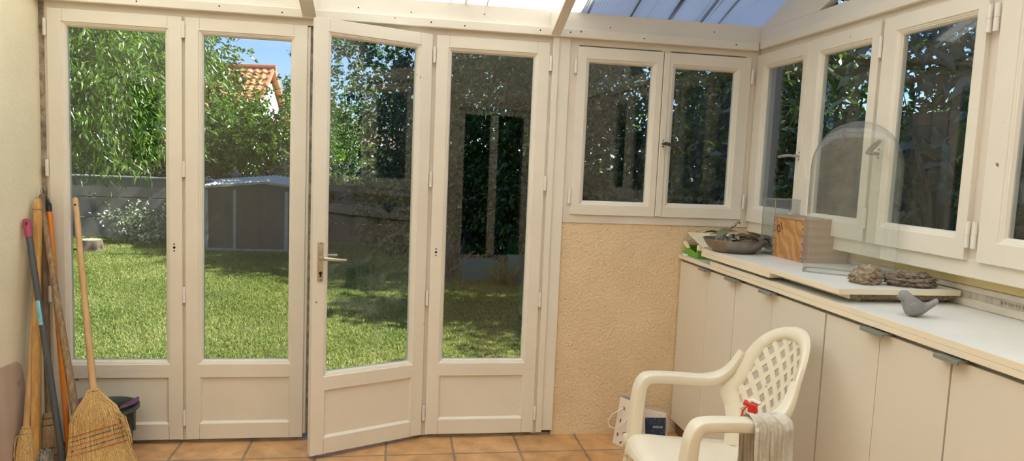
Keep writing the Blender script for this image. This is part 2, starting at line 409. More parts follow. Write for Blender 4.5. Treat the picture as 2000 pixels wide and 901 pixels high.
# lever handle of the open leaf
hp = MB(); hp.box(.022, .050, -.006, 0.0, .885, 1.078); hp.build('handle_plate', NICKEL, d3, T=T3, bevel=.003)
hl = MB(); hl.tube([(.036, -.004, 1.0), (.036, -.045, 1.0)], .009, 12)
hl.tube([(.036, -.046, 1.001), (.06, -.050, .999), (.10, -.052, .994), (.148, -.05, .990)], [.0095, .009, .0075, .0055], 12, sy=.8)
hl.build('door_handle', NICKEL, d3, T=T3, smooth=True)
kh = MB(); kh.tube([(.036, -.0065, .926), (.036, -.004, .926)], .0085, 12); kh.box(.032, .040, -.0066, -.004, .908, .926); kh.build('keyhole', BLACK, d3, T=T3)
ks = MB()
for zz in (1.07, .893): ks.tube([(.036, -.0068, zz), (.036, -.004, zz)], .003, 8)
ks.build('handle_screws', BRONZE, d3, T=T3)
ho = MB(); ho.tube([(.036, .042, 1.0), (.036, .09, 1.0)], .008, 10); ho.tube([(.036, .09, 1.0), (.15, .09, .995)], .008, 10); ho.build('outer_handle', NICKEL, d3, T=T3, smooth=True)

def leaf_window(name, x0, x1, z0, z1, base, T=None, smallT=None):
    r = empty(name, (x0, 0, z0) if T is None else T @ Vector((x0, 0, z0)), 'structure')
    m = MB(); glazed_ring(m, (x0, x1, z0, z1), base); m.build('window_frame', WHITE, r, bevel=.0018, T=T)
    MB().box(x0 + base[0] + .012, x1 - base[1] - .012, .024, .028, z0 + base[2] + .012, z1 - base[3] - .012).build('glass_pane', GLASS, r, T=T)
    return r
w1 = leaf_window('window_1', 2.5509, 3.0237, 1.2284, 2.1134, (.050, .036, .055, .060))
w2 = leaf_window('window_2', 3.0295, 3.5285, 1.2284, 2.1134, (.052, .066, .056, .060))
MB().box(3.0265, 3.060, -.008, .002, 1.232, 2.108).build('meeting_strip', WHITE, w2, bevel=.003)
for z in (2.013, 1.326): hinge(w1, 2.5425, -.002, z); hinge(w2, 3.5365, -.004, z)
holes(w2, 3.046, -.008, 1.627)
wh = MB(); wh.tube([(3.046, -.008, 1.627), (3.046, -.042, 1.627)], .0075, 10)
wh.tube([(3.046, -.043, 1.628), (3.075, -.047, 1.622), (3.105, -.05, 1.60), (3.128, -.05, 1.572)], [.009, .0105, .011, .0085], 12)
wh.build('window_handle', BRONZE, w2, smooth=True)
# right-hand leaves: local x runs towards the viewer (-Y)
TR = Matrix(((0, 1, 0, XR), (-1, 0, 0, 0), (0, 0, 1, 0), (0, 0, 0, 1)))
RZ0, RZ1 = 1.2205, 2.1304
rl = []
for n, (a, b, bs) in enumerate([(-.0095, .4761, (.078, .030, .072, .062)), (.4785, .9969, (.092, .048, .072, .062)), (1.018, 1.533, (.074, .042, .072, .058)), (1.5861, 2.085, (.076, .042, .072, .058)), (2.115, 2.60, (.07, .06, .072, .058))]):
    r = leaf_window('window_%d' % (3 + n), a, b, RZ0, RZ1, bs, T=TR); rl.append(r)
for z in (2.005, 1.318): hinge(rl[0], XR - .003, .021, z, h=.085)
for z in (2.02, 1.32): hinge(rl[1], XR - .003, -1.008, z, h=.085)
for z in (2.03, 1.31): hinge(rl[2], XR - .004, -1.546, z, h=.09, r=.009); hinge(rl[3], XR - .004, -1.574, z, h=.09, r=.009)
MB().box(XR - .007, XR + .002, -.4985, -.470, RZ0 + .004, RZ1 - .004).build('meeting_strip', WHITE, rl[0], bevel=.003)
holes(rl[0], XR - .007, -.487, 1.58, 'x')
m = MB(); m.tube([(XR - .007, -.487, 1.58), (XR - .042, -.484, 1.58)], .007, 10)
m.tube([(XR - .042, -.488, 1.581), (XR - .05, -.465, 1.582), (XR - .055, -.43, 1.579), (XR - .055, -.39, 1.575)], [.008, .010, .011, .009], 12, sx=.7); m.build('window_handle', SILVER, rl[0], smooth=True)
holes(rl[2], XR, -1.052, 1.588, 'x')
m = MB(); m.tube([(XR, -1.052, 1.588), (XR - .045, -1.050, 1.588)], .007, 10)
m.tube([(XR - .045, -1.045, 1.588), (XR - .05, -1.06, 1.596), (XR - .053, -1.095, 1.616), (XR - .053, -1.125, 1.635)], [.009, .011, .012, .009], 12, sx=.7); m.build('window_handle', SILVER, rl[2], smooth=True)
# small window high in the left wall (seen mirrored in the first door's glass)
wl = empty('window_9', (XL, -1.3, 1.4), 'structure')
MB().box(XL, XL + .012, -1.55, -1.06, 1.41, 1.89).build('window_pane', surf('dark_pane', (.02, .022, .02), None, 4, .25), wl)
MB().ring((-1.57, -1.04, 1.39, 1.91), [(0, 0, 0, 0, -.0), (0, 0, 0, 0, .02), (.02, .02, .02, .02, .02), (.02, .02, .02, .02, 0)]).build('window_frame', WHITE2, wl, T=Matrix(((0, 1, 0, XL), (1, 0, 0, 0), (0, 0, 1, 0), (0, 0, 0, 1))))

tr5 = bpy.data.objects['trim_5']; tr6 = bpy.data.objects['trim_6']; tr7 = bpy.data.objects['trim_7']
def dots(parent, pts, y, r=.004):
    m = MB()
    for (x, z) in pts: m.tube([(x, y - .0006, z), (x, y + .002, z)], r, 8)
    m.build('screw_hole', BLACK, parent)
dots(tr6, [(.40, 2.172), (.77, 2.178), (1.06, 2.17), (1.78, 2.176), (1.95, 2.170), (2.34, 2.176), (2.50, 2.177), (2.90, 2.172), (3.42, 2.175)], -.022)
dots(tr5, [(.62, 2.235), (1.42, 2.225), (1.68, 2.222), (2.05, 2.24), (2.72, 2.22), (3.3, 2.238)], .002, .0035)
# ------------------------------------------------------------------ cabinets along the right wall
CF = 3.20     # front face of the doors
def cab_handle(parent, ya, yb):
    m = MB(); m.box(CF - .034, CF + .004, yb, ya, .990, .997); m.box(CF - .036, CF - .030, yb, ya, .984, .997)
    m.build('handle', HANDLE_G, parent, bevel=.001)
def cabinet(y0, y1, doors, label):
    r = thing('cabinet', (3.46, (y0 + y1) / 2, 0), label, 'cabinet', 'cream cabinets in a row under the windows')
    m = MB()
    m.box(CF + .02, 3.715, y1 + .001, y1 + .017, .09, 1.0); m.box(CF + .02, 3.715, y0 - .017, y0 - .001, .09, 1.0)
    m.box(CF + .02, 3.715, y1 + .017, y0 - .017, .09, .106); m.box(3.700, 3.715, y1 + .017, y0 - .017, .106, 1.0); m.box(CF + .02, 3.70, y1 + .017, y0 - .017, .984, 1.0)
    m.build('carcass', LAMINATE, r)
    MB().box(CF + .03, CF + .045, y1, y0, 0, .09).build('plinth', KICK, r)
    MB().box(CF + .012, CF + .024, y1, y0, .990, 1.003).build('top_rail', RAIL, r)
    for (a, b, h) in doors:
        d = MB().box(CF, CF + .018, b + .0012, a - .0012, .082, .987).build('door', LAMINATE, r, bevel=.0012)
        if h: cab_handle(d, *h)
cabinet(.012, -.345, [(.012, -.345, (-.295, -.375))], 'narrow cream cabinet in the corner against the ochre wall')
cabinet(-.345, -.635, [(-.345, -.635, (-.585, -.690))], 'narrow cream cabinet second from the ochre wall, behind the chair arm')
cabinet(-.635, -1.337, [(-.637, -.965, (-.905, -1.00)), (-.965, -1.333, None)], 'wide double-door cream cabinet right behind the white plastic chair')
cabinet(-1.337, -1.932, [(-1.340, -1.632, (-1.575, -1.685)), (-1.632, -1.930, (-1.90, -1.99))], 'double-door cream cabinet below the grey stone bird')
cabinet(-1.932, -2.62, [(-1.934, -2.28, (-2.20, -2.28)), (-2.28, -2.618, None)], 'cream cabinet nearest the viewer at the right edge of the photo')

def board(name, x0, x1, y0, y1, z0, z1, label, end=None):
    r = thing(name, ((x0 + x1) / 2, (y0 + y1) / 2, z0), label, 'board')
    MB().box(x0 + .001, x1, y1, y0, z0, z1).build('board_panel', LAM_TOP, r, bevel=.0008)
    MB().box(x0, x0 + .0012, y1 + .0005, y0, z0 + .0003, z1 - .0003).build('front_edge', LAM_EDGE, r)
    MB().box(x0 + .001, x1, y1 - .0006, y1 + .0006, z0 + .0003, z1 - .0003).build('end_edge', end or LAM_EDGE, r)
    return r
board('worktop', 3.185, 3.718, .012, -2.62, 1.003, 1.0215, 'lowest pale worktop lying directly on the cream cabinets')['category'] = 'worktop'
board('laminate_board', 3.186, 3.718, -.385, -2.62, 1.0222, 1.042, 'long pale board lying on the worktop, carrying the stone bird')
board('laminate_board', 3.30, 3.66, -.40, -1.38, 1.0425, 1.0555, 'recessed thin board in the shade between the stacked boards', CHIP)
board('laminate_board', 3.176, 3.66, -.297, -.965, 1.0558, 1.0752, 'short pale board just under the topmost board, ending halfway')
board('laminate_board', 3.235, 3.66, -.97, -1.412, 1.0558, 1.0752, 'set-back pale board under the topmost board below the rocks', CHIP)
ZT = 1.096
board('laminate_board', 3.178, 3.662, -.294, -1.432, 1.0757, ZT, 'topmost white board of the stack, carrying the glass dome and wooden box')
pv = thing('window_profile', (3.69, -1.2, 1.042), 'long grey-white plastic profile lying along the back of the worktop below the windows', 'profile')
MB().box(3.668, 3.718, -2.62, -.02, 1.0425, 1.072).build('lower_chamber', PVC, pv, bevel=.004)
MB().box(3.676, 3.716, -2.62, -.02, 1.072, 1.097).build('groove', surf('printed_profile_groove', (.60, .56, .48), (.46, .42, .36), 60, .6, .1, 90, stretch=(1, 1, .05)), pv)
MB().box(3.668, 3.718, -2.62, -.02, 1.097, 1.118).build('upper_chamber', PVC, pv, bevel=.004)
PR = surf('grey_print', (.33, .31, .28), None, 5, .7)
MX = Matrix(((0, 0, -1, 3.6755), (-1, 0, 0, -1.66), (0, 1, 0, 1.0845), (0, 0, 0, 1)))
textmesh('printed_text', '||| IIII ||||||| III ||| I||IIII|| ||||III', .013, PR, MX, pv)
MX2 = Matrix(((0, 0, -1, 3.6755), (-1, 0, 0, -1.56), (0, 1, 0, 1.0925), (0, 0, 0, 1)))
textmesh('printed_text', '-- - --- -- ---- - ---', .009, PR, MX2, pv)

# ------------------------------------------------------------------ glass dome
def superell(w, d, n, seg=64):
    out = []
    for k in range(seg):
        t = 2 * PI * k / seg; c, s_ = math.cos(t), math.sin(t)
        out.append((w * math.copysign(abs(c) ** (2 / n), c), d * math.copysign(abs(s_) ** (2 / n), s_)))
    return out
DOME = glassmat('dusty_clear_dome', (.94, .955, .94), .055, .055, (.70, .71, .68), smudge=.09)
FL = Vector((3.27, -1.044)); aw = Vector((.77, -.635)).normalized(); ad = Vector((-aw.y, aw.x))
cen = FL + aw * .166 + ad * .080
TD = Matrix(((aw.x, ad.x, 0, cen.x), (aw.y, ad.y, 0, cen.y), (0, 0, 1, ZT), (0, 0, 0, 1)))
dome = thing('glass_dome', (cen.x, cen.y, ZT), 'large clear dusty arched glass dome standing on the white board', 'glass dome')
W, D, ZS, H = .166, .080, .425, .615
def domering(k, t, off=0):
    if t <= 0: return [(x, y, k) for x, y in superell(W - off, D - off, 9)]
    z = ZS + (H - off - ZS) * math.sin(t); sw = math.cos(t); sdp = max(0.02, (1 - math.sin(t) ** 5)) ** .5
    return [(x, y, z) for x, y in superell((W - off) * max(sw, .012), (D - off) * max(sdp, .03), 9 - 5 * math.sin(t))]
rings = [domering(z, 0) for z in (.0, .012, .15, .3, ZS)] + [domering(0, PI / 2 * i / 16) for i in range(1, 17)]
m = MB(); m.loft(rings, cap=False); n0 = m.n
top = rings[-1]; m.add(top, [tuple(range(64))])
m.build('dome_shell', DOME, dome, smooth=True, T=TD, sharp=60)
rim = MB(); o_ = superell(W + .0012, D + .0012, 9); i_ = superell(W - .003, D - .003, 9)
rim.loft([[(x, y, 0) for x, y in o_], [(x, y, .006) for x, y in o_], [(x, y, .006) for x, y in i_], [(x, y, 0) for x, y in i_]], loop=True)
rim.build('base_rim', glassmat('ground_glass_edge', (.80, .84, .80), .06, .35, (.62, .66, .62)), dome, smooth=True, T=TD)

# ------------------------------------------------------------------ wooden box
def woodmat(name, c1, c2, scale, stretch, dist, rough=.6, stain=None):
    m, nt, out = newmat(name); b = nd(nt, 'ShaderNodeBsdfPrincipled'); b.inputs['Roughness'].default_value = rough
    tc = nd(nt, 'ShaderNodeTexCoord'); mp = nd(nt, 'ShaderNodeMapping'); mp.inputs['Scale'].default_value = stretch
    nt.links.new(tc.outputs['Object'], mp.inputs[0])
    wv = nd(nt, 'ShaderNodeTexWave', wave_type='RINGS', rings_direction='X'); wv.inputs['Scale'].default_value = scale
    wv.inputs['Distortion'].default_value = dist; wv.inputs['Detail'].default_value = 3; wv.inputs['Detail Scale'].default_value = 1.5
    nt.links.new(mp.outputs[0], wv.inputs['Vector'])
    col = ramp(nt, wv.outputs['Fac'], [(.15, c1), (.85, c2)])
    col = mixc(nt, .35, col, ramp(nt, noise(nt, 7, 6, .6), [(.3, c1), (.75, tuple(x * .55 for x in c2))]))
    if stain:
        f = ramp(nt, noise(nt, stain[0], 4, .6), [(stain[1], (0, 0, 0)), (stain[1] + .1, (.8, .8, .8))]); col = mixc(nt, f, col, stain[2])
    nt.links.new(col, b.inputs['Base Color']); nt.links.new(b.outputs[0], out.inputs[0]); return m
BOXW = woodmat('orange_pine_end', (.62, .33, .125), (.40, .195, .065), 7, (1, 1, .7), 9)
BOXG = woodmat('dome_hazed_pine_side', (.50, .335, .24), (.41, .265, .18), 3, (.4, 1, 3), 2)  # haze of the dome in front is mixed into this grey
bx = thing('wooden_box', (3.545, -.655, ZT), 'old nailed pine box with 01 burnt into its end, half behind the glass dome', 'box')
bx0, bx1, by0, by1, bz = 3.430, 3.655, -.781, -.530, ZT
MB().box(bx0, bx0 + .014, by0 + .012, by1 - .012, bz, bz + .186).build('end_panel', BOXW, bx, bevel=.001)
MB().box(bx1 - .014, bx1, by0 + .012, by1 - .012, bz, bz + .186).build('end_panel', BOXG, bx, bevel=.001)
MB().box(bx0, bx1, by0, by0 + .012, bz, bz + .158).build('side_panel', BOXG, bx, bevel=.001)
MB().box(bx0, bx1, by0, by0 + .012, bz + .159, bz + .187).build('side_panel', BOXG, bx, bevel=.001)
MB().box(bx0, bx1, by1 - .012, by1, bz, bz + .186).build('side_panel', BOXG, bx, bevel=.001)
MB().box(bx0 - .001, bx1 + .001, by0 - .001, by1 + .001, bz + .1875, bz + .200).build('lid', BOXG, bx, bevel=.001)
for zz in (.02, .05, .085, .12, .15, .175):
    for yy in (by0 + .006, by1 - .006): MB().ball((bx0 - .0005, yy, bz + zz), (.002, .0035, .0035), 8, 5).build('nail', BRONZE, bx)
textmesh('burnt_mark', '01', .058, surf('burnt_black', (.05, .03, .018), None, 5, .8), Matrix(((0, 0, -1, bx0 - .0004), (0, -1, 0, -.585), (1, 0, 0, bz + .145), (0, 0, 0, 1))) @ Matrix.Rotation(PI / 2, 4, 'Z') @ Matrix.Rotation(-.5, 4, 'Z'), bx)
# clear tank behind the wooden box
tk = thing('acrylic_tank', (3.5, -.47, ZT), 'open clear acrylic box standing behind the wooden box', 'clear box')
ACR = glassmat('clear_acrylic', (.92, .94, .93), .05, .07, (.66, .67, .66), smudge=.05)
m = MB(); tx0, tx1, ty0, ty1, th = 3.432, 3.575, -.524, -.413, .272
for b in ((tx0, tx0 + .003, ty0, ty1, ZT + .003, ZT + th), (tx1 - .003, tx1, ty0, ty1, ZT + .003, ZT + th), (tx0 + .003, tx1 - .003, ty0, ty0 + .003, ZT + .003, ZT + th), (tx0 + .003, tx1 - .003, ty1 - .003, ty1, ZT + .003, ZT + th), (tx0, tx1, ty0, ty1, ZT, ZT + .003)): m.box(*b)
m.build('tank_walls', ACR, tk)
e = MB(); w_ = .0016
for (x, y) in ((tx0, ty0), (tx1, ty0), (tx0, ty1), (tx1, ty1)): e.box(x - w_, x + w_, y - w_, y + w_, ZT, ZT + th)
for (a, b) in ((ty0, ty0), (ty1, ty1)): e.box(tx0, tx1, a - w_, a + w_, ZT + th - .001, ZT + th + .002)
for x in (tx0, tx1): e.box(x - w_, x + w_, ty0, ty1, ZT + th - .001, ZT + th + .002)
e.build('tank_edges', glassmat('acrylic_edge', (.72, .75, .73), .08, .5, (.70, .72, .70)), tk)
tg = MB().prism([(XR - .0012, -.536, 1.568), (XR - .0012, -.520, 1.57), (XR - .0014, -.548, 1.470), (XR - .0014, -.566, 1.478)], (.001, 0, 0)).build('paper_tag', surf('white_paper', (.84, .82, .76), None, 5, .8))
tag(tg, 'small white paper tag hanging on the window stile beside the dome', 'tag')

# ------------------------------------------------------------------ bowl with dried leaves, twig
PEW = surf('tarnished_pewter', (.36, .325, .28), (.20, .175, .145), 14, .42, .1, 60, metal=.75)
bc = (3.290, -.418)
bw = thing('pewter_bowl', (bc[0], bc[1], ZT), 'shallow tarnished metal bowl of dried leaves on the white board', 'bowl')
TB = Matrix.Translation((bc[0], bc[1], ZT)) @ Matrix.Rotation(-.35, 4, 'Z')
m = MB(); prof = [(.001, 0), (.085, 0), (.100, .004), (.125, .022), (.143, .045), (.150, .060), (.154, .061), (.154, .064), (.148, .064), (.140, .047), (.122, .026), (.098, .009), (.001, .006)]
m.lathe(prof, (0, 0, 0), 40); m.build('bowl_body', PEW, bw, smooth=True, T=TB)
m = MB(); m.tube([(.148, -.02, .056), (.17, -.015, .044), (.176, 0, .036), (.17, .015, .044), (.148, .02, .056)], .004, 8); m.build('bowl_handle', PEW, bw, smooth=True, T=TB)
DRY = surf('dried_olive_leaf', (.21, .215, .115), (.13, .12, .065), 14, .75, .2, 60)
DRY2 = surf('dried_brown_leaf', (.145, .105, .06), (.09, .065, .04), 14, .8, .2, 60)
def leaf_mesh(L, Wd, curl, cup, n=7):
    m = MB(); rows = []
    for i in range(n + 1):
        t = i / n; w = Wd * (math.sin(PI * min(1, t * .93 + .05)) ** .8); x = L * (t - .5); z = curl * math.sin(PI * t)
        rows.append([(x, -w, z + cup * w), (x, -w * .5, z + cup * w * .3), (x, 0, z), (x, w * .5, z + cup * w * .3), (x, w, z + cup * w)])
    m.loft(rows, closed=False, cap=False); return m
rl_ = random.Random(3)
lv = [((-.045, -.03, .080), .125, .030, .02, (.15, -.35, .5), DRY, 'large olive dried leaf standing up in the metal bowl'),
      ((-.10, .05, .076), .10, .024, .012, (0, -.1, 2.9), DRY2, 'brown dried leaf on the far rim of the metal bowl')]
for k in range(22):
    a = rl_.uniform(0, 6.28); q = .115 * math.sqrt(rl_.random())
    lv.append(((q * math.cos(a) + .025, q * math.sin(a) - .012, .050 + .022 * rl_.random()), rl_.uniform(.06, .10), rl_.uniform(.012, .022), rl_.uniform(.006, .016), (rl_.uniform(-.35, .35), rl_.uniform(-.3, .3), rl_.uniform(0, 6.28)), rl_.choice((DRY, DRY, DRY2)), None))
from mathutils import Euler
for (p, L, Wd, cu, eu, mt, lb) in lv:
    TT = TB @ Matrix.Translation(p) @ Euler(eu).to_matrix().to_4x4()
    o = leaf_mesh(L, Wd, cu, .35).build('dried_leaf', mt, None, smooth=True, T=TT, solid=.0008)
    tag(o, lb or 'small dried olive-brown leaf in the heap filling the metal bowl', 'leaf', 'dried leaves in the bowl')
tw = thing('dry_twig', (3.28, -.36, 1.16), 'thin dark dried twig with tiny buds rising from the bowl', 'twig')
pp = [Vector((3.262, -.34, 1.135)), Vector((3.285, -.318, 1.168)), Vector((3.318, -.305, 1.197)), Vector((3.345, -.295, 1.214)), Vector((3.368, -.29, 1.232)), Vector((3.378, -.288, 1.234))]
MB().tube(pp, [.0022, .0022, .002, .0018, .0015, .001], 7).build('stem', DRY2, tw, smooth=True)
bd = MB()
for k in range(34):
    t = rl_.uniform(.5, 4.9); i = int(t); p = lerp(pp[i], pp[i + 1], t - i) + Vector((rl_.uniform(-1, 1), rl_.uniform(-1, 1), rl_.uniform(-1, 1))) * .007
    bd.ball(p, (.0024,) * 3, 6, 4)
bd.build('buds', surf('dark_bud', (.05, .025, .02), None, 4, .7), tw)

# ------------------------------------------------------------------ green tray box with cream lid
gb = thing('green_tray', (3.35, -.10, 1.022), 'bright green plastic box with a cream lid askew at the wall end of the worktop', 'box')
GRN = surf('bright_green_plastic', (.155, .42, .03), (.13, .36, .025), 6, .4)
gx0, gx1, gy0, gy1, gz = 3.216, 3.50, -.165, .005, 1.0218
m = MB(); t_ = .003
m.box(gx0, gx1, gy0, gy1, gz, gz + t_)
m.prism([(gx0, gy0, gz + t_), (gx0, gy1, gz + t_), (gx0, gy1, gz + .066), (gx0, gy1 - .03, gz + .052), (gx0, gy0 + .02, gz + .028), (gx0, gy0 + .014, gz + .052), (gx0, gy0, gz + .052)], (t_, 0, 0))
m.box(gx1 - t_, gx1, gy0, gy1, gz + t_, gz + .052); m.box(gx0 + t_, gx1 - t_, gy0, gy0 + t_, gz + t_, gz + .052); m.box(gx0 + t_, gx1 - t_, gy1 - t_, gy1, gz + t_, gz + .056)
m.build('box_body', GRN, gb, bevel=.001)
MB().box(gx0 + .012, gx1 - .012, gy0 + .012, gy1 - .012, gz + .004, gz + .008).build('inner_shade_plate', surf('shaded_green_inside', (.04, .10, .015), None, 3, .6), gb)  # darkened plate, puts the shade inside the box into colour
CRM = surf('cream_plastic_lid', (.82, .75, .54), (.78, .70, .49), 4, .4)
def tray(name, x0, x1, y0, y1, z, h, flare, T, parent):
    m = MB()
    o = lambda e, zz: [(x0 - e, y0 - e, zz), (x1 + e, y0 - e, zz), (x1 + e, y1 + e, zz), (x0 - e, y1 + e, zz)]
    m.loft([o(0, z), o(flare, z + h), o(flare + .006, z + h), o(flare + .006, z + h - .006), o(.003, z - .003)], cap=False)
    m.add(o(0, z), [(0, 1, 2, 3)]); m.add(o(.003, z - .003), [(3, 2, 1, 0)])
    return m.build(name, CRM, parent, T=T, bevel=.001)
tray('lid', 3.225, 3.55, -.235, -.045, 1.088, .020, .012, Matrix.Translation((3.4, -.14, 1.100)) @ Matrix.Rotation(.25, 4, 'X') @ Matrix.Rotation(.03, 4, 'Y') @ Matrix.Translation((-3.4, .14, -1.088)), gb)
MB().box(3.205, 3.228, -.20, -.17, 1.070, 1.098).build('lid_clip', CRM, gb, bevel=.003)
MB().prism([(3.20, -.002, 1.10), (3.20, -.055, 1.073), (3.20, -.055, 1.066), (3.20, -.002, 1.088)], (.02, 0, 0)).build('lid_flap', CRM, gb, bevel=.001)
pf = MB().prism([(3.196, -.012, 1.0222), (3.21, -.045, 1.0222), (3.213, -.04, 1.03), (3.20, -.01, 1.031)], (.003, 0, 0)).build('paper_scrap', surf('white_scrap', (.8, .8, .76), None, 5, .8))
tag(pf, 'tiny white paper scrap in front of the green box', 'paper')

# ------------------------------------------------------------------ rocks and stone bird
def fbm(p, sc, seed):
    from mathutils import noise as N
    return N.fractal(Vector(p) * sc + Vector((seed, seed * 1.7, -seed)), .9, 2.1, 6)
def rock(name, c, size, rot, seed, mat, label, layered):
    import bmesh
    bm = bmesh.new(); bmesh.ops.create_icosphere(bm, subdivisions=5, radius=1)
    for v in bm.verts:
        p = v.co.copy(); q = Vector((p.x * .6, p.y, p.z * layered))
        d = 1 + .26 * fbm(q, 1.1, seed) + .22 * (abs(fbm(q, 3.1, seed + 3)) - .25) + .10 * fbm(q, 8, seed + 9)
        v.co = p * d
    zmin = min(v.co.z for v in bm.verts)
    for v in bm.verts:
        if v.co.z < zmin * .55: v.co.z = zmin * .55
    zmin = min(v.co.z for v in bm.verts)
    R_ = Matrix.Translation(c) @ Matrix.Rotation(rot, 4, 'Z') @ Matrix.Diagonal((*size, 1)) @ Matrix.Translation((0, 0, -zmin))
    bmesh.ops.transform(bm, matrix=R_, verts=bm.verts)
    me = bpy.data.meshes.new(name); bm.to_mesh(me); bm.free(); me.materials.append(mat)
    me.polygons.foreach_set('use_smooth', [True] * len(me.polygons))
    o = bpy.data.objects.new(name, me); COL.objects.link(o); return tag(o, label, 'rock')
RK1 = surf('tan_weathered_stone', (.44, .355, .25), (.16, .12, .08), 60, .95, .8, 120, detail=8)
RK2 = surf('brown_layered_stone', (.34, .285, .22), (.10, .08, .06), 70, .95, .8, 120, stretch=(1, 1, 3), detail=8)
rock('stone', (3.366, -1.312, ZT - .001), (.052, .048, .043), -.2, 2.3, RK1, 'craggy tan stone beside the foot of the glass dome, left of two', 1.3)
rock('stone', (3.514, -1.352, ZT - .001), (.086, .050, .035), -.25, 7.1, RK2, 'flat layered brown stone at the outer end of the white board, right of two', 4.0)
STN = surf('grey_cast_stone', (.30, .30, .305), (.25, .25, .255), 10, .85, .25, 140)
bird = thing('stone_bird', (3.31, -1.64, 1.042), 'small grey cast-stone bird on the worktop below the brown stones', 'bird')
TBd = Matrix.Translation((3.312, -1.625, 1.042)) @ Matrix.Rotation(-.25, 4, 'Z')
# closed skin through head, breast, back and tail: stations (x, z, half width, half height, tilt)
st = [(-.047, .062, .001, .001), (-.046, .063, .008, .009), (-.041, .066, .0155, .016), (-.033, .066, .0185, .0195), (-.027, .055, .024, .030), (-.018, .044, .030, .038), (-.004, .036, .0335, .0345), (.012, .031, .031, .030), (.026, .028, .024, .0235), (.038, .030, .018, .017), (.050, .037, .0145, .0135), (.063, .046, .014, .012), (.073, .053, .013, .0105), (.075, .0545, .005, .004)]
rings = []
for (x, z, hw, hh) in st:
    zc = z
    ring_ = []
    for j in range(24):
        a = 2 * PI * j / 24; zz = zc + hh * math.sin(a); ring_.append((x, hw * math.cos(a), max(zz, .0)))
    rings.append(ring_)
m = MB(); m.loft(rings); m.build('body', STN, bird, smooth=True, T=TBd, sharp=80)
for sgn in (-1, 1):
    m = MB(); rr = []
    for (x, z, a, b, yy) in [(-.022, .040, .002, .002, .030), (-.014, .040, .003, .013, .0325), (-.002, .036, .0035, .017, .0345), (.012, .031, .0035, .014, .0325), (.026, .028, .003, .008, .0255), (.034, .027, .002, .002, .0195)]:
        rr.append([(x, sgn * (yy + a * math.cos(2 * PI * j / 12)), z + b * math.sin(2 * PI * j / 12)) for j in range(12)])
    m.loft(rr); m.build('wing', STN, bird, smooth=True, T=TBd)
m = MB(); m.tube([(-.046, 0, .064), (-.055, 0, .061)], [.005, .0006], 8); m.build('beak', STN, bird, smooth=True, T=TBd)

# ------------------------------------------------------------------ white resin chair (front faces -X, hollow lattice back)
ch = thing('plastic_chair', (2.82, -1.28, 0), 'white resin garden armchair with lattice back in front of the cabinets', 'chair')
CY = -1.285
def backx(h, w):   # position of the back shell
    return 2.992 + .27 * (h - .42) - 1.75 * w * w - .9 * max(0, abs(w) - .2)
OUT = [(.0, .918), (.045, .914), (.09, .899), (.130, .873), (.160, .838), (.180, .795), (.192, .75), (.200, .70), (.213, .655), (.218, .61), (.200, .56), (.178, .51), (.165, .46), (.158, .415)]
def outline(k):    # k in 0..1 from top centre to bottom, smooth
    n = len(OUT) - 1; t = k * n; i = min(int(t), n - 1); f = t - i
    P = [Vector(OUT[max(0, min(n, i + d))]).to_2d() for d in (-1, 0, 1, 2)]
    if i == 0: P[0] = Vector((-OUT[1][0], OUT[1][1]))
    return .5 * ((2 * P[1]) + (-P[0] + P[2]) * f + (2 * P[0] - 5 * P[1] + 4 * P[2] - P[3]) * f * f + (-P[0] + 3 * P[1] - 3 * P[2] + P[3]) * f ** 3)
def inward(k, d):
    a, b = outline(max(0, k - .01)), outline(min(1, k + .01)); t = (b - a).normalized(); p = outline(k)
    return Vector((p.x + t.y * d, p.y - t.x * d))
bk = empty('backrest', (3.0, CY, .42)); bk.parent = ch; bk.matrix_parent_inverse = world(ch).inverted()
fr = MB(); N_ = 56
ks = [i / N_ for i in range(N_ + 1)]
loopk = [(k, 1) for k in ks] + [(k, -1) for k in ks[::-1][:-1]]
def fpt(k, sgn, d, dx):
    p = inward(k, d); return Vector((backx(p.y, p.x) + dx, CY - sgn * p.x * -1, p.y))
secs = [(0, .012), (0.0, -.004), (.006, -.012), (.036, -.014), (.046, -.006), (.050, .0), (.050, .008), (.040, .004), (.010, .006)]
rings = []
for k, sgn in [(k, -1) for k in ks[::-1]] + [(k, 1) for k in ks[1:]]:
    rings.append([fpt(k, sgn, d, dx) for d, dx in secs])
fr.loft(rings, cap=True); fr.build('back_frame', PLASTIC_W, bk, smooth=True, sharp=50)
# lower cross rail of the back
lr = MB(); rows = []
for i in range(13):
    w = -.155 + .31 * i / 12; rows.append([(backx(h, w) + dx, CY + w, h) for (h, dx) in ((.408, .0), (.455, .0), (.470, .004), (.455, .010), (.408, .010))])
lr.loft(rows); lr.build('back_rail', PLASTIC_W, bk, smooth=True)
# lattice: two families of slats clipped by the inner outline
IN = []
for i in range(60):
    k = i / 59; p = inward(k, .044); IN.append((p.x, p.y))
def halfw(h):
    best = 0
    if h > IN[0][1] or h < .46: return -1
    for (a, b) in zip(IN[:-1], IN[1:]):
        if (a[1] - h) * (b[1] - h) <= 0 and abs(a[1] - b[1]) > 1e-6:
            best = max(best, a[0] + (b[0] - a[0]) * (h - a[1]) / (b[1] - a[1]))
    return best
lat = MB()
def slat(c, slope, dx, wd=.0088, fam=1):
    run = []
    for i in range(200):
        h = .46 + (.90 - .46) * i / 199; w = c + (h - .66) / slope
        if abs(w) <= halfw(h) + .006: run.append((w, h))
        elif run:
            break
    if len(run) < 8: return
    run = run[::6] + [run[-1]]
    rows = []
    L = math.hypot(1, slope); nx, nz = -slope / L, 1 / L
    for (w, h) in run:
        rows.append([(backx(h + nz * e, w + nx * e) + dx + dd, CY + w + nx * e, h + nz * e) for (e, dd) in ((-wd, 0), (wd, 0), (wd, .006), (-wd, .006))])
    lat.loft(rows)
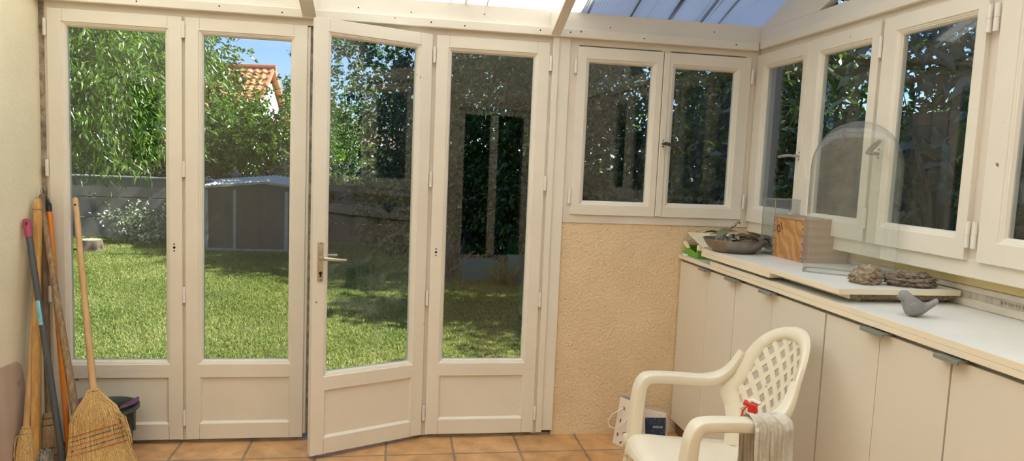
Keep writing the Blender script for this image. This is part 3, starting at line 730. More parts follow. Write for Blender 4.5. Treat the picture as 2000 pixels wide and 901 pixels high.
for k in range(-9, 10): slat(k * .060, 1.2, -.004)
for k in range(-9, 10): slat(k * .060 + .012, -1.2, .001)
lat.build('lattice', PLASTIC_W, bk, smooth=True, sharp=30)
# seat: curved shell with rolled front
m = MB(); rows = []
sx = [(2.545, .335), (2.548, .385), (2.556, .415), (2.575, .430), (2.62, .432), (2.72, .424), (2.84, .412), (2.94, .408), (2.99, .412), (3.002, .424)]
for (x, z) in sx:
    t = (x - 2.545) / .457; hw = .252 - .07 * t
    row = []
    for j in range(13):
        u = -1 + 2 * j / 12; zz = z + (.012 * u * u if x > 2.56 else -.045 * (1 - u * u) * 0 + (.0 if z > .36 else .055 * (1 - u ** 2)) ) - (.02 * max(0, abs(u) - .85) / .15)
        row.append((x + .02 * u * u * (1 - t), CY + hw * u, zz))
    rows.append(row)
m.loft(rows, closed=False, cap=False); m.build('seat', PLASTIC_W, ch, smooth=True, solid=.007, sub=1)
# side skirts of the seat
for sgn in (1, -1):
    m = MB(); rows = []
    for i in range(12):
        t = i / 11; x = 2.56 + .43 * t; hw = .252 - .07 * t; low = .34 + .055 * math.sin(PI * t)
        rows.append([(x, CY + sgn * (hw + .002), .424 - .012 * t), (x, CY + sgn * (hw + .006), low)])
    m.loft(rows, closed=False, cap=False); m.build('seat_skirt', PLASTIC_W, ch, smooth=True, solid=.006)
def crom(P, n):
    P = [Vector(x) for x in P]; out = []
    for i in range(len(P) - 1):
        a, b, c, d = P[max(0, i - 1)], P[i], P[i + 1], P[min(len(P) - 1, i + 2)]
        for k in range(n):
            f = k / n; out.append(.5 * ((2 * b) + (c - a) * f + (2 * a - 5 * b + 4 * c - d) * f * f + (3 * b - a - 3 * c + d) * f ** 3))
    return out + [P[-1]]
# arms with front posts and legs
def csec(w, d, r=.3):  # U-shaped moulded section, front/outer face and two flanges
    return [(-w, -d), (-w * .8, -d * 1.15), (w * .8, -d * 1.15), (w, -d), (w, d), (w * .78, d), (w * .78, -d * .55), (-w * .78, -d * .55), (-w * .78, d), (-w, d)]
for sgn in (1, -1):
    yo = CY + sgn * .243
    p = [(2.600, yo + sgn * .008, .36), (2.604, yo + sgn * .010, .47), (2.612, yo + sgn * .012, .57), (2.618, yo + sgn * .012, .615), (2.636, yo + sgn * .012, .646), (2.668, yo + sgn * .012, .654),
         (2.74, yo + sgn * .010, .653), (2.82, yo + sgn * .006, .648), (2.88, yo - sgn * .002, .647), (2.925, yo - sgn * .012, .656), (2.962, yo - sgn * .024, .682), (2.990, yo - sgn * .036, .722), (3.012, yo - sgn * .048, .775)]
    q = crom(p, 6); n_ = len(q) - 1; sc = [(1.0, 1.0 + .25 * max(0, 1 - i / (n_ * .25))) if i < n_ * .72 else (1 - .45 * (i / n_ - .72) / .28, 1 - .55 * (i / n_ - .72) / .28) for i in range(n_ + 1)]
    a = MB(); a.sweep(q, [(.032 * math.copysign(abs(math.cos(t)) ** .36, math.cos(t)), .021 * math.copysign(abs(math.sin(t)) ** .36, math.sin(t))) for t in [2 * PI * k / 20 for k in range(20)]], (0, sgn, 0), sc)
    a.build('armrest', PLASTIC_W, ch, smooth=True, sharp=70)
    # front leg
    l = MB(); q = [(2.605, yo + sgn * .004, .41), (2.590, yo + sgn * .010, .30), (2.572, yo + sgn * .018, .15), (2.553, yo + sgn * .026, .0)]
    lsec = [(-.030, .020), (-.030, -.012), (-.022, -.020), (.022, -.020), (.030, -.012), (.030, .020), (.024, .020), (.024, -.010), (-.024, -.010), (-.024, .020)]
    l.sweep(q, lsec, (0, sgn, 0), [(1, 1.1), (.95, 1), (.85, .9), (.8, .8)]); l.build('leg', PLASTIC_W, ch, smooth=True, sharp=35)
    l = MB(); q = [(2.985, CY + sgn * .168, .42), (3.02, CY + sgn * .185, .28), (3.06, CY + sgn * .205, .12), (3.085, CY + sgn * .218, .0)]
    l.sweep(q, lsec, (0, sgn, 0), [(.95, 1), (.9, .9), (.85, .85), (.8, .8)]); l.build('leg', PLASTIC_W, ch, smooth=True, sharp=35)
# front apron arch
m = MB(); rows = []
for j in range(17):
    u = -1 + 2 * j / 16; rows.append([(2.553 + .02 * u * u, CY + .238 * u, .41), (2.556 + .02 * u * u, CY + .238 * u, .372 - .10 * max(0, abs(u) - .55) / .45)])
m.loft(rows, closed=False, cap=False); m.build('apron', PLASTIC_W, ch, smooth=True, solid=.006)

# cloth over the near arm
ylo = CY - .252
def clothpath(n):
    pts = [(-.066, .33), (-.060, .42), (-.052, .52), (-.046, .60), (-.043, .645), (-.036, .668), (-.018, .680), (.004, .681), (.026, .676), (.044, .662), (.050, .63), (.052, .56), (.054, .48), (.056, .44)]
    out = []
    for i in range(n + 1):
        t = i / n * (len(pts) - 1); k = min(int(t), len(pts) - 2); f = t - k
        a, b = pts[k], pts[k + 1]; out.append((a[0] + (b[0] - a[0]) * f, a[1] + (b[1] - a[1]) * f))
    return out
m = MB(); cp = clothpath(60); rows = []
for i, (dy, z) in enumerate(cp):
    row = []; hang = max(0, .66 - z) / .33
    for j in range(49):
        u = j / 48; spread = 1 + .22 * hang
        x = 2.885 + (u - .5) * .135 * spread + .012 * math.sin(3 * z * 9 + u * 3) * hang
        f = (.014 * math.sin(u * 21 + 4 * hang) + .009 * math.sin(u * 43 + 1.3 + 6 * z) + .006 * math.sin(u * 9 + 22 * z)) * (.35 + .9 * hang)
        side = -1 if i < 30 else 1
        zz = z + .006 * math.sin(u * 17 + i * .2) * (1 if .65 < z else .3) - (.02 * math.sin(u * 5) if (i < 3 or i > 57) else 0)
        row.append((x, ylo + dy + side * abs(f) * (1 if hang > .02 else .3) + (f * .4 if hang > .05 else 0) * -side * .5, zz))
    rows.append(row)
m.loft(rows, closed=False, cap=False)
cl = m.build('cleaning_cloth', surf('grimy_white_cotton', (.66, .63, .56), (.52, .47, .38), 9, .95, .5, 300, stain=(16, .58, (.34, .28, .18), .6)), None, smooth=True, solid=.002, sub=1)
tag(cl, 'crumpled grey-white cloth draped over the near arm of the chair', 'cloth')
# spray bottle on the seat
sb = thing('spray_bottle', (2.915, -1.40, .425), 'white spray bottle with red trigger head on the chair seat', 'spray bottle')
SBX, SBY, SBZ = 2.905, -1.392, .424
WBOT = surf('white_bottle_plastic', (.82, .79, .70), None, 6, .35); RED = surf('red_trigger_plastic', (.72, .035, .025), (.62, .03, .02), 5, .35); CLR = surf('milky_nozzle_tube', (.78, .76, .70), None, 5, .3)
MB().lathe([(.001, 0), (.036, 0), (.038, .006), (.038, .12), (.034, .145), (.018, .168), (.014, .172), (.014, .188), (.001, .188)], (SBX, SBY, SBZ), 24).build('bottle_body', WBOT, sb, smooth=True)
MB().lathe([(.001, .186), (.017, .186), (.017, .204), (.012, .208), (.001, .208)], (SBX, SBY, SBZ), 18).build('collar', WBOT, sb, smooth=True)
TS = Matrix.Translation((SBX, SBY, SBZ + .205)) @ Matrix.Rotation(PI - .75, 4, 'Z') @ Matrix.Scale(.92, 4)
MB().prism([(-.018, -.010, 0), (.012, -.010, 0), (.016, -.010, .022), (.012, -.010, .040), (-.016, -.010, .040), (-.022, -.010, .018)], (0, .020, 0)).build('spray_head', RED, sb, T=TS, bevel=.002)
m = MB(); m.tube([(-.02, 0, .036), (.022, 0, .042)], .010, 14); m.tube([(.022, 0, .042), (.032, 0, .0435)], .011, 14); m.build('nozzle', RED, sb, T=TS, smooth=True)
m = MB(); m.tube([(-.03, 0, .05), (.0, 0, .058), (.012, 0, .05)], .008, 10); m.build('pump_tube', CLR, sb, T=TS, smooth=True)
m = MB(); m.sweep([(.018, 0, .030), (.034, 0, .010), (.036, 0, -.012), (.044, 0, -.022)], [(-.007, -.003), (.007, -.003), (.007, .003), (-.007, .003)], (0, 1, 0)); m.build('trigger', RED, sb, T=TS, bevel=.001)

# ------------------------------------------------------------------ paper gift bags
PAP = surf('white_pinkish_paper', (.80, .735, .67), (.76, .69, .62), 3, .7)
LEAFD = surf('taupe_leaf_print', (.19, .15, .12), None, 8, .7)
gbag = thing('gift_bag', (2.90, -.17, 0), 'white paper gift bag with scattered taupe leaf print and cord handle by the wall', 'bag')
TG = Matrix(((.33, -.944, 0, 2.848), (-.944, -.33, 0, -.135), (0, 0, 1, 0), (0, 0, 0, 1)))
# local: x along the printed face, y = depth away from it (towards +y local -> -x world), flipped below
TG = Matrix.Translation((2.822, -.115, 0)) @ Matrix.Rotation(-1.05, 4, 'Z') @ Matrix.Rotation(.0, 4, 'X')
bw_, bd_, bh_ = .145, .10, .255
m = MB()
o0 = [(0, 0), (bw_, 0), (bw_, bd_), (0, bd_)]; o1 = [(.012, .030), (bw_ + .005, .028), (bw_ + .004, .068), (.010, .070)]
m.loft([[(x, y, 0) for x, y in o0], [(x, y, bh_) for x, y in o1]], cap=False); m.add([(x, y, 0) for x, y in o0], [(3, 2, 1, 0)])
m.build('paper_sides', PAP, gbag, T=TG, solid=.0012)
lf = MB()
for (u, v, a) in ((.30, .80, .9), (.80, .72, -.5), (.20, .52, .2), (.62, .56, -.7), (.45, .30, -.6), (.15, .22, .3), (.80, .33, .5), (.62, .12, .2), (.88, .12, -.5), (.35, .08, -.4)):
    cx_, cz_ = u * bw_ + .006, v * bh_; yy = .029 * v - .0016
    pts = []
    for (p_, q_) in ((-.013, 0), (-.006, .005), (.004, .005), (.013, 0), (.004, -.005), (-.006, -.005)):
        c, s_ = math.cos(a + 1.2), math.sin(a + 1.2); pts.append((cx_ + p_ * c - q_ * s_, yy + (p_ * s_ + q_ * c) * .113, cz_ + p_ * s_ + q_ * c))
    MB().prism(pts, (0, .0006, 0)).build('leaf_print', LEAFD, gbag, T=TG)
CORD = surf('white_cord', (.85, .82, .78), None, 40, .8)
MB().tube([(.045, .022, .205), (.030, .004, .19), (.006, -.026, .165), (-.006, -.038, .13), (.004, -.036, .10), (.030, -.024, .095), (.060, -.006, .12), (.085, .010, .16), (.098, .022, .20)], .0028, 8).build('cord_handle', CORD, gbag, T=TG, smooth=True)
MB().box(.03, .11, .042, .052, .10, bh_ + .012).build('tissue_insert', surf('grey_tissue', (.42, .40, .40), None, 6, .8), gbag, T=TG)
gb2 = thing('gift_bag', (3.06, -.16, 0), 'smaller white paper bag with a navy starry front panel, behind the chair leg', 'bag')
T2 = Matrix.Translation((2.985, -.150, 0)) @ Matrix.Rotation(-.16, 4, 'Z')
m = MB(); w2_ = .118
m.loft([[(0, 0, 0), (w2_, 0, 0), (w2_, .075, 0), (0, .075, 0)], [(.0, .02, .195), (w2_, .02, .175), (w2_, .05, .175), (.0, .05, .195)]], cap=False); m.add([(0, 0, 0), (w2_, 0, 0), (w2_, .075, 0), (0, .075, 0)], [(3, 2, 1, 0)])
m.build('paper_sides', PAP, gb2, T=T2, solid=.0012)
NAVY = surf('navy_printed_card', (.022, .045, .10), (.018, .037, .085), 6, .55)
sl2 = .02 / .185
m = MB(); m.prism([(.004, .02 * .0 - .002, .005), (w2_ - .002, -.002, .005), (w2_ - .002, .0155 - .002, .150), (.004, .0155 - .002, .146)], (0, .001, 0)); st_ = m; rs_ = random.Random(5)
for k in range(46):
    x, z = rs_.uniform(.012, .112), rs_.uniform(.01, .14); rr = rs_.uniform(.0006, .0014)
    if .088 < z < .11: continue
    st_.box(x - rr, x + rr, z * sl2 * .97 - .0028, z * sl2 * .97 - .0016, z - rr, z + rr, mi=1)
st_.build('navy_panel', [NAVY, surf('pale_print', (.75, .76, .78), None, 5, .6)], gb2, T=T2)
textmesh('printed_text', '.IREENE', .017, surf('pale_text', (.72, .74, .78), None, 5, .6), T2 @ Matrix.Translation((.072, .0072, .098)) @ Matrix.Rotation(PI / 2 - .105, 4, 'X'), gb2)
m = MB(); m.ball((.085, .019, .168), (.007, .005, .005), 10, 6); m.tube([(.078, .02, .166), (.085, .012, .170), (.092, .02, .166)], .002, 6); m.build('cord_knot', CORD, gb2, T=T2, smooth=True)
MB().tube([(w2_ + .001, .03, .15), (w2_ + .013, .03, .13), (w2_ + .017, .03, .09), (w2_ + .010, .03, .05), (w2_ + .001, .03, .045)], .0025, 8).build('cord_handle', CORD, gb2, T=T2, smooth=True)

# ------------------------------------------------------------------ brooms and poles in the left corner
PINE = surf('smooth_pine_handle', (.60, .40, .205), (.50, .31, .14), 5, .5, .08, 60, stretch=(6, 6, 1))
PINE2 = surf('varnished_lath_wood', (.66, .40, .14), (.50, .27, .08), 4, .4, .08, 60, stretch=(12, 12, .8), dist=1)
OLDW = surf('rough_grey_brown_wood', (.36, .255, .145), (.20, .13, .07), 30, .85, .6, 90, stretch=(3, 3, .5))
DARKW = surf('dark_weathered_handle', (.26, .185, .115), (.16, .105, .06), 12, .8, .3, 60, stretch=(5, 5, .6))
STRAW = surf('golden_broom_straw', (.78, .56, .25), (.44, .27, .09), 46, .75, .3, 60, stretch=(6, 6, .4))
STRAW_O = surf('dull_old_straw', (.44, .31, .17), (.28, .185, .09), 30, .8, .3, 60, stretch=(6, 6, .4))
TWINE_D = surf('dark_twine', (.05, .04, .035), None, 20, .8)
def frame_on(a, b, up=(0, 0, 1)):
    """matrix whose local -Z runs from a to b"""
    z = (Vector(a) - Vector(b)).normalized(); y = Vector((0, 1, 0)); x = y.cross(z).normalized(); y = z.cross(x)
    M_ = Matrix((x, y, z)).transposed().to_4x4(); M_.translation = b; return M_
def head_radius(prof, t):
    for (a, b) in zip(prof[:-1], prof[1:]):
        if a[0] <= t <= b[0]:
            f = (t - a[0]) / (b[0] - a[0]); return [a[i] + (b[i] - a[i]) * f for i in range(1, len(a))]
    return list(prof[-1][1:])
def broom_head(parent, T, prof, length, mat, n, seed, flex=.01, name='straw_head', spread_tip=.02):
    """solid core plus individual straws; prof rows = (t, half width x, half depth y)"""
    rnd = random.Random(seed)
    m = MB(); rings = []
    for i in range(15):
        t = i / 14; hx, hy = head_radius(prof, t)
        rings.append([(hx * .93 * math.cos(2 * PI * j / 28) , hy * .93 * math.sin(2 * PI * j / 28), -length * t * (.97)) for j in range(28)])
    m.loft(rings)
    for k in range(n):
        a = rnd.uniform(0, 2 * PI); q = rnd.uniform(.88, 1.03); t0 = rnd.uniform(0, .12); t1 = rnd.uniform(.90, 1.0); pts = []; ph = rnd.uniform(-1, 1)
        r0 = rnd.uniform(.0011, .0019)
        for i in range(7):
            t = t0 + (t1 - t0) * i / 6; hx, hy = head_radius(prof, t); e = 1 + spread_tip * max(0, t - .75) * 4 * rnd.uniform(-.3, 1)
            aa = a + .10 * ph * t
            pts.append((hx * q * e * math.cos(aa), hy * q * e * math.sin(aa), -length * t))
        m.tube(pts, r0, 4)
    return m.build(name, mat, parent, T=T, smooth=True, sharp=30)
def band(parent, T, prof, length, t, r, mat, name='binding', tilt=0.0, grow=1.03):
    hx, hy = head_radius(prof, t); pts = []
    for j in range(33):
        a = 2 * PI * j / 32; pts.append((hx * grow * math.cos(a), hy * grow * math.sin(a), -length * t + tilt * math.cos(a)))
    return MB().tube(pts, r, 6).build(name, mat, parent, T=T, smooth=True)

# big straw broom in front
A = Vector((.134, -.055, 1.235)); B = Vector((.305, -.315, .385))
br = thing('straw_broom', (.36, -.40, 0), 'large golden straw broom with red and blue stitching leaning on the left door', 'broom')
m = MB(); m.tube([lerp(A, B, t) for t in (-.004, .0, .01, .3, .7, 1.0, 1.06)], [.006, .0105, .0125, .0135, .0145, .0155, .0155], 16); m.build('handle', PINE, br, smooth=True)
dirv = (B - A).normalized()
hole = lerp(A, B, .033); MB().tube([hole + Vector((.002, -.0142, 0)), hole + Vector((.002, -.010, 0))], .0048, 12).build('hang_hole', BRONZE, br)
TB1 = frame_on(A, B + dirv * -.01)
# turn the flat of the head towards the room
prof1 = [(0, .020, .020), (.07, .026, .024), (.11, .030, .026), (.16, .060, .036), (.24, .090, .042), (.36, .104, .040), (.50, .108, .034), (.62, .115, .032), (.80, .135, .036), (1, .150, .042)]
TB1r = TB1 @ Matrix.Rotation(.25, 4, 'Z')
LB = .405
broom_head(br, TB1r, prof1, LB, STRAW, 420, 11)
for t, g in ((.035, 1.06), (.105, 1.06)): band(br, TB1r, prof1, LB, t, .0016, TWINE_D, 'wire_binding', grow=g)
RED_T = surf('red_stitch_thread', (.50, .07, .04), None, 20, .8); BLU_T = surf('blue_stitch_thread', (.035, .06, .12), None, 20, .8)
for i, (t, c) in enumerate(((.455, RED_T), (.505, BLU_T), (.555, RED_T), (.605, BLU_T), (.655, RED_T))):
    band(br, TB1r, prof1, LB, t, .0018, c, 'stitching', grow=1.03, tilt=.012)
m = MB(); rs = random.Random(8)
for k in range(16):
    s = Vector((.05 + .03 * rs.random(), -.02 * rs.random(), -.10 - .04 * rs.random())); e = Vector((.118 + .02 * rs.random(), -.03 - .03 * rs.random(), -.22 - .07 * rs.random()))
    m.tube([s, lerp(s, e, .4) + Vector((.02, -.01, .022)), lerp(s, e, .8) + Vector((.012, -.01, .01)), e], .0012, 4)
m.build('stray_straws', STRAW, br, T=TB1r)

# orange pole
def pole(name, a, b, r, mat, label, cat, rad=None, cut=0.0, seg=16):
    a, b = Vector(a), Vector(b); t = thing(name, (b.x, b.y, 0), label, cat)
    MB().tube([a, lerp(a, b, .02), lerp(a, b, .5), b], rad or [r * .92, r, r, r], seg).build('pole', mat, t, smooth=True); return t
ORG = surf('glossy_orange_tube', (.80, .265, .03), (.70, .20, .02), 3, .3, 0, stain=(9, .72, (.35, .2, .1), .6))
op = pole('orange_pole', (.014, -.042, 1.170), (.170, -.242, .012), .0125, ORG, 'bright orange broom pole with black hook end in the left corner', 'pole')
m = MB(); m.tube([(.014, -.042, 1.168), (.010, -.037, 1.205)], [.0128, .0125], 14); m.prism([(-.003, -.050, 1.20), (.022, -.050, 1.20), (-.002, -.044, 1.245), (-.007, -.044, 1.238)], (0, .018, .0)); m.build('hook_cap', surf('black_plastic_cap', (.03, .03, .03), None, 5, .4), op, bevel=.001)
# dark grey pole with raspberry grip
gp = pole('grey_pole', (-.008, -.188, 1.085), (.222, -.405, .012), .0135, surf('dark_slate_tube', (.075, .085, .095), (.065, .075, .083), 3, .28), 'dark grey mop pole with raspberry end and blue label leaning in the left corner', 'pole')
ga, gbv = Vector((-.008, -.188, 1.085)), Vector((.222, -.405, .012)); gd = (gbv - ga).normalized()
m = MB(); m.tube([ga - gd * .062, ga - gd * .058, ga - gd * .02, ga + gd * .022], [.010, .0148, .0155, .0155], 18); m.build('grip', surf('raspberry_plastic', (.42, .065, .13), (.36, .05, .11), 4, .45), gp, smooth=True)
m = MB(); c_ = ga - gd * .04 + Vector((.004, -.0145, 0)); m.box(c_.x - .004, c_.x + .004, c_.y - .002, c_.y + .004, c_.z - .009, c_.z + .009); m.build('grip_slot', surf('dark_red_slot', (.16, .015, .03), None, 5, .6), gp)
def patch(parent, a, d, s0, s1, r, a0, a1, mat, name):
    T_ = frame_on(a, a + d); m = MB(); rows = []
    for i in range(9):
        an = a0 + (a1 - a0) * i / 8; rows.append([((r) * math.cos(an), (r) * math.sin(an), 1 - s0), ((r) * math.cos(an), (r) * math.sin(an), 1 - s1)])
    m.loft(rows, closed=False, cap=False); return m.build(name, mat, parent, T=T_, smooth=True)
LBL = surf('pale_blue_label', (.10, .45, .56), (.45, .66, .70), 60, .4, stretch=(1, 1, .3))
patch(gp, ga, gd, .315, .425, .0139, -2.5, -.9, LBL, 'label')
# rough brown handle with green socket (rake)
ra, rb = Vector((.000, -.072, 1.168)), Vector((.262, -.352, .160)); rd = (rb - ra).normalized(); rfl = rb + rd * (rb.z / -rd.z)
rk = thing('rake', (rfl.x, rfl.y, 0), 'rough brown wooden tool handle with dark green metal socket at its foot', 'tool')
m = MB(); m.tube([ra - rd * .003, ra, lerp(ra, rb, .3), lerp(ra, rb, .7), rb], [.007, .0125, .0145, .016, .0165], 16); m.build('handle', OLDW, rk, smooth=True)
GRS = surf('dark_green_enamel', (.03, .07, .05), (.02, .05, .035), 10, .4)
m = MB(); m.tube([rb - rd * .03, rb + rd * .0, rb + rd * .10, rfl - rd * .012], [.0175, .0178, .015, .010], 16); m.build('socket', GRS, rk, smooth=True)
# pale lath / spade handle
la, lb = Vector((-.006, -.100, 1.232)), Vector((.072, -.345, .006))
lt = thing('wooden_lath', (.072, -.345, 0), 'pale varnished squared wooden lath standing in the left corner', 'pole')
m = MB(); sec = [(-.017, -.011), (-.012, -.015), (.012, -.015), (.017, -.011), (.017, .011), (.012, .015), (-.012, .015), (-.017, .011)]
m.sweep([la, lerp(la, lb, .012), lerp(la, lb, .06), lerp(la, lb, .3), lerp(la, lb, .6), lb], sec, (0, 1, 0), [(.55, .6), (.9, .85), (1, .95), (.9, .85), (.95, 1.05), (1.0, 1.2)]); m.build('lath', PINE2, lt, smooth=True)
ld = (lb - la).normalized(); m = MB(); m.sweep([la + ld * .050, la + ld * .053], [(-.0174, -.0154), (.0174, -.0154), (.0174, .0154), (-.0174, .0154)], (0, 1, 0)); m.build('groove', OLDW, lt)
# small straw brush-broom, far left
sa, sbv = Vector((-.004, -.105, 1.02)), Vector((.026, -.315, .225)); sd = (sbv - sa).normalized()
s1 = thing('straw_broom', (.03, -.36, 0), 'small straw broom with pale wooden handle, farthest left against the wall', 'broom')
m = MB(); m.tube([sa, lerp(sa, sbv, .5), sbv + sd * .05], [.012, .013, .0145], 14); m.build('handle', PINE, s1, smooth=True)
T1 = frame_on(sa, sbv); pr = [(0, .019, .019), (.12, .023, .022), (.20, .026, .024), (.45, .032, .028), (.8, .036, .03), (1, .026, .024)]
broom_head(s1, T1, pr, .228, STRAW, 150, 21, spread_tip=.0)
for t in (.03, .14): band(s1, T1, pr, .228, t, .0016, STRAW_O, 'binding', grow=1.04)
band(s1, T1, pr, .228, .90, .002, TWINE_D, 'twine', grow=1.06)
m = MB(); rs = random.Random(4)
for k in range(7):
    s = Vector((-.02, -.01, -.03 - .02 * rs.random())); e = Vector((-.035 + .006 * rs.random(), -.02, -.10 - .08 * rs.random())); m.tube([s, lerp(s, e, .3) + Vector((-.012, 0, .012)), e], .0011, 4)
m.build('stray_straws', STRAW, s1, T=T1)
# old straw broom behind, dark handle with wire hook
oa, ob = Vector((-.012, -.048, 1.252)), Vector((.080, -.235, .258)); od = (ob - oa).normalized()
s2 = thing('straw_broom', (.105, -.285, 0), 'worn dull straw broom with dark handle, behind the grey and orange poles', 'broom')
m = MB(); m.tube([oa, oa + od * .01, lerp(oa, ob, .5), ob + od * .04], [.008, .013, .0125, .0135], 14); m.build('handle', DARKW, s2, smooth=True)
T2b = frame_on(oa, ob); pr2 = [(0, .021, .020), (.10, .023, .022), (.22, .027, .025), (.40, .042, .033), (.7, .046, .035), (1, .050, .036)]
broom_head(s2, T2b, pr2, .250, STRAW_O, 170, 31)
for t in (.10, .22): band(s2, T2b, pr2, .250, t, .0017, TWINE_D, 'wire_binding', grow=1.05)
for t in (.62, .76): band(s2, T2b, pr2, .250, t, .0013, TWINE_D, 'stitching', grow=1.03)
m = MB(); m.tube([oa + Vector((0, -.003, .0)), oa + Vector((-.006, -.002, .014)), oa + Vector((0, 0, .026)), oa + Vector((.008, 0, .014)), oa + Vector((.003, -.003, 0))], .0012, 6); m.build('hanging_wire', BRONZE, s2, smooth=True)
# grey cotton mop tuft
mp = thing('mop_head', (.115, -.345, 0), 'shaggy grey cotton mop head on the floor between the brooms', 'mop')
MOP = surf('grey_mop_yarn', (.40, .37, .32), (.22, .20, .17), 60, .95, .4, 150)
m = MB(); rs = random.Random(12); m.lathe([(.004, 0), (.030, .005), (.034, .05), (.026, .095), (.004, .115)], (.108, -.335, 0.0), 14)
for k in range(150):
    a = rs.uniform(0, 6.28); h = rs.uniform(.03, .118); r0 = .034 * (1 - (h / .13) ** 3); c, s = math.cos(a), math.sin(a)
    p0 = Vector((.108 + r0 * c * .8, -.335 + r0 * s * .8, h)); p1 = p0 + Vector((c * .012, s * .012, .006)); p2 = p0 + Vector((c * .016, s * .016, -.02)); p3 = Vector((p2.x + .002 * c, p2.y + .002 * s, max(.004, p2.z - .03)))
    m.tube([p0, p1, p2, p3], .0028, 5)
m.build('yarn', MOP, mp, smooth=True)
# plywood sheet leaning on the wall
py = MB().prism([(XL + .022, -.165, 0.001), (XL + .040, -.80, 0.001), (XL + .012, -.80, .545), (XL + .002, -.262, .505), (XL + .002, -.232, .485), (XL + .005, -.215, .43)], (.006, .0012, .001))
o = py.build('plywood_sheet', woodmat('pinkish_plywood', (.60, .455, .35), (.55, .41, .31), 1.0, (1, 3, .5), 4, .7, (5, .66, (.20, .12, .08))), None)
tag(o, 'thin pinkish plywood sheet leaning on the left wall, lower left corner', 'board')
# bucket with purple rim
bk_ = thing('bucket', (.32, -.135, 0), 'dark green-grey bucket with purple tray edges behind the large straw broom', 'bucket')
BKT = surf('dark_green_grey_plastic', (.065, .075, .066), (.05, .06, .052), 5, .45)
PUR = surf('deep_purple_plastic', (.15, .045, .15), (.12, .035, .12), 5, .45)
bcx, bcy = .295, -.152
MB().lathe([(.001, .001), (.095, .001), (.100, .01), (.124, .215), (.128, .236), (.142, .242), (.142, .256), (.130, .258), (.122, .25), (.117, .215), (.092, .014), (.001, .012)], (bcx, bcy, 0), 40).build('bucket_body', BKT, bk_, smooth=True)
def arc_tray(a0, a1, r0, r1, z):
    m = MB(); rows = []
    for i in range(13):
        a = a0 + (a1 - a0) * i / 12; c, s = math.cos(a), math.sin(a)
        rows.append([(bcx + r0 * c, bcy + r0 * s, z - .02), (bcx + r1 * c, bcy + r1 * s, z + .012), (bcx + (r1 + .003) * c, bcy + (r1 + .003) * s, z + .010), (bcx + (r0 - .003) * c, bcy + (r0 - .003) * s, z - .024)])
    m.loft(rows); return m
arc_tray(-1.1, .5, .060, .136, .268).build('purple_tray', PUR, bk_, smooth=True)
arc_tray(2.3, 3.9, .060, .136, .270).build('purple_tray', PUR, bk_, smooth=True)
m = MB(); m.box(bcx + .128, bcx + .142, bcy - .05, bcy - .03, .15, .235); m.build('bucket_lug', BKT, bk_, bevel=.004)
# ------------------------------------------------------------------ garden
rng = np.random.default_rng(7)
SUN = Vector((.72, -.08, .66)).normalized()
GROUND = surf('lawn_soil', (.075, .10, .025), (.16, .15, .055), 2.2, .95, .5, 40, detail=8)
MB().box(-40, 40, .16, 80, GZ - .3, GZ).build('ground', GROUND, kind='structure')
MB().box(XL - 1.5, 3.9, .16, .62, GZ, GZ + .03).build('step', surf('pale_paving', (.55, .50, .43), (.45, .41, .35), 12, .9, .3), kind='structure').name = 'trim_30'
def grass(n, xr, yr, hr, seed):
    r = np.random.default_rng(seed)
    x = r.uniform(*xr, n); y = yr[0] + (yr[1] - yr[0]) * r.random(n) ** 1.15
    a = r.uniform(0, 2 * np.pi, n); w = r.uniform(.003, .006, n) * (1 + .10 * (y - 1)); h = r.uniform(*hr, n)
    la = r.uniform(0, 2 * np.pi, n); lean = r.uniform(.2, 1.1, n) * h
    v = np.zeros((n, 3, 3))
    v[:, 0] = np.stack([x - w * np.cos(a), y - w * np.sin(a), np.full(n, GZ)], 1)
    v[:, 1] = np.stack([x + w * np.cos(a), y + w * np.sin(a), np.full(n, GZ)], 1)
    v[:, 2] = np.stack([x + lean * np.cos(la), y + lean * np.sin(la), GZ + h], 1)
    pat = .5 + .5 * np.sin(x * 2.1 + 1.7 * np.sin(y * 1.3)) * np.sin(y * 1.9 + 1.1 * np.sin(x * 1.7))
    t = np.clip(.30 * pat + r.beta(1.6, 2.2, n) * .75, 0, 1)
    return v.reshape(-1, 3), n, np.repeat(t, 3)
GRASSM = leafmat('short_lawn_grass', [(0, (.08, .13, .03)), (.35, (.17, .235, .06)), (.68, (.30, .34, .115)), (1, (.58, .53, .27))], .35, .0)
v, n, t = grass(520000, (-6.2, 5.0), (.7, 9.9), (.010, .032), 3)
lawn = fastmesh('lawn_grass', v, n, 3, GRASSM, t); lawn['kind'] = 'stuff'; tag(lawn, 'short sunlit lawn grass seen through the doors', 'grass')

def leaves(centers, dirs, L, Wd, seed, tintlo=0, tinthi=1):
    """one folded, pointed leaf (two quads) per centre, pointing along dirs"""
    r = np.random.default_rng(seed); n = len(centers)
    d = dirs / np.linalg.norm(dirs, axis=1, keepdims=True)
    q = r.normal(size=(n, 3)); q[:, 2] = np.abs(q[:, 2]) + .8
    s = np.cross(d, q); s /= np.linalg.norm(s, axis=1, keepdims=True) + 1e-9
    up = np.cross(s, d)
    L = L * r.uniform(.65, 1.2, n)[:, None]; Wd = Wd * r.uniform(.7, 1.2, n)[:, None]
    b = centers; tip = centers + d * L - up * L * .12; mid = centers + d * L * .45
    l1 = centers + d * L * .42 + s * Wd + up * Wd * .35; r1 = centers + d * L * .42 - s * Wd + up * Wd * .35
    v = np.stack([b, l1, tip, mid, b, mid, tip, r1], 1)
    t = np.clip(r.beta(1.3, 2.0, n) * (tinthi - tintlo) + tintlo, 0, 1)
    return v.reshape(-1, 3), 2 * n, np.repeat(t, 8)
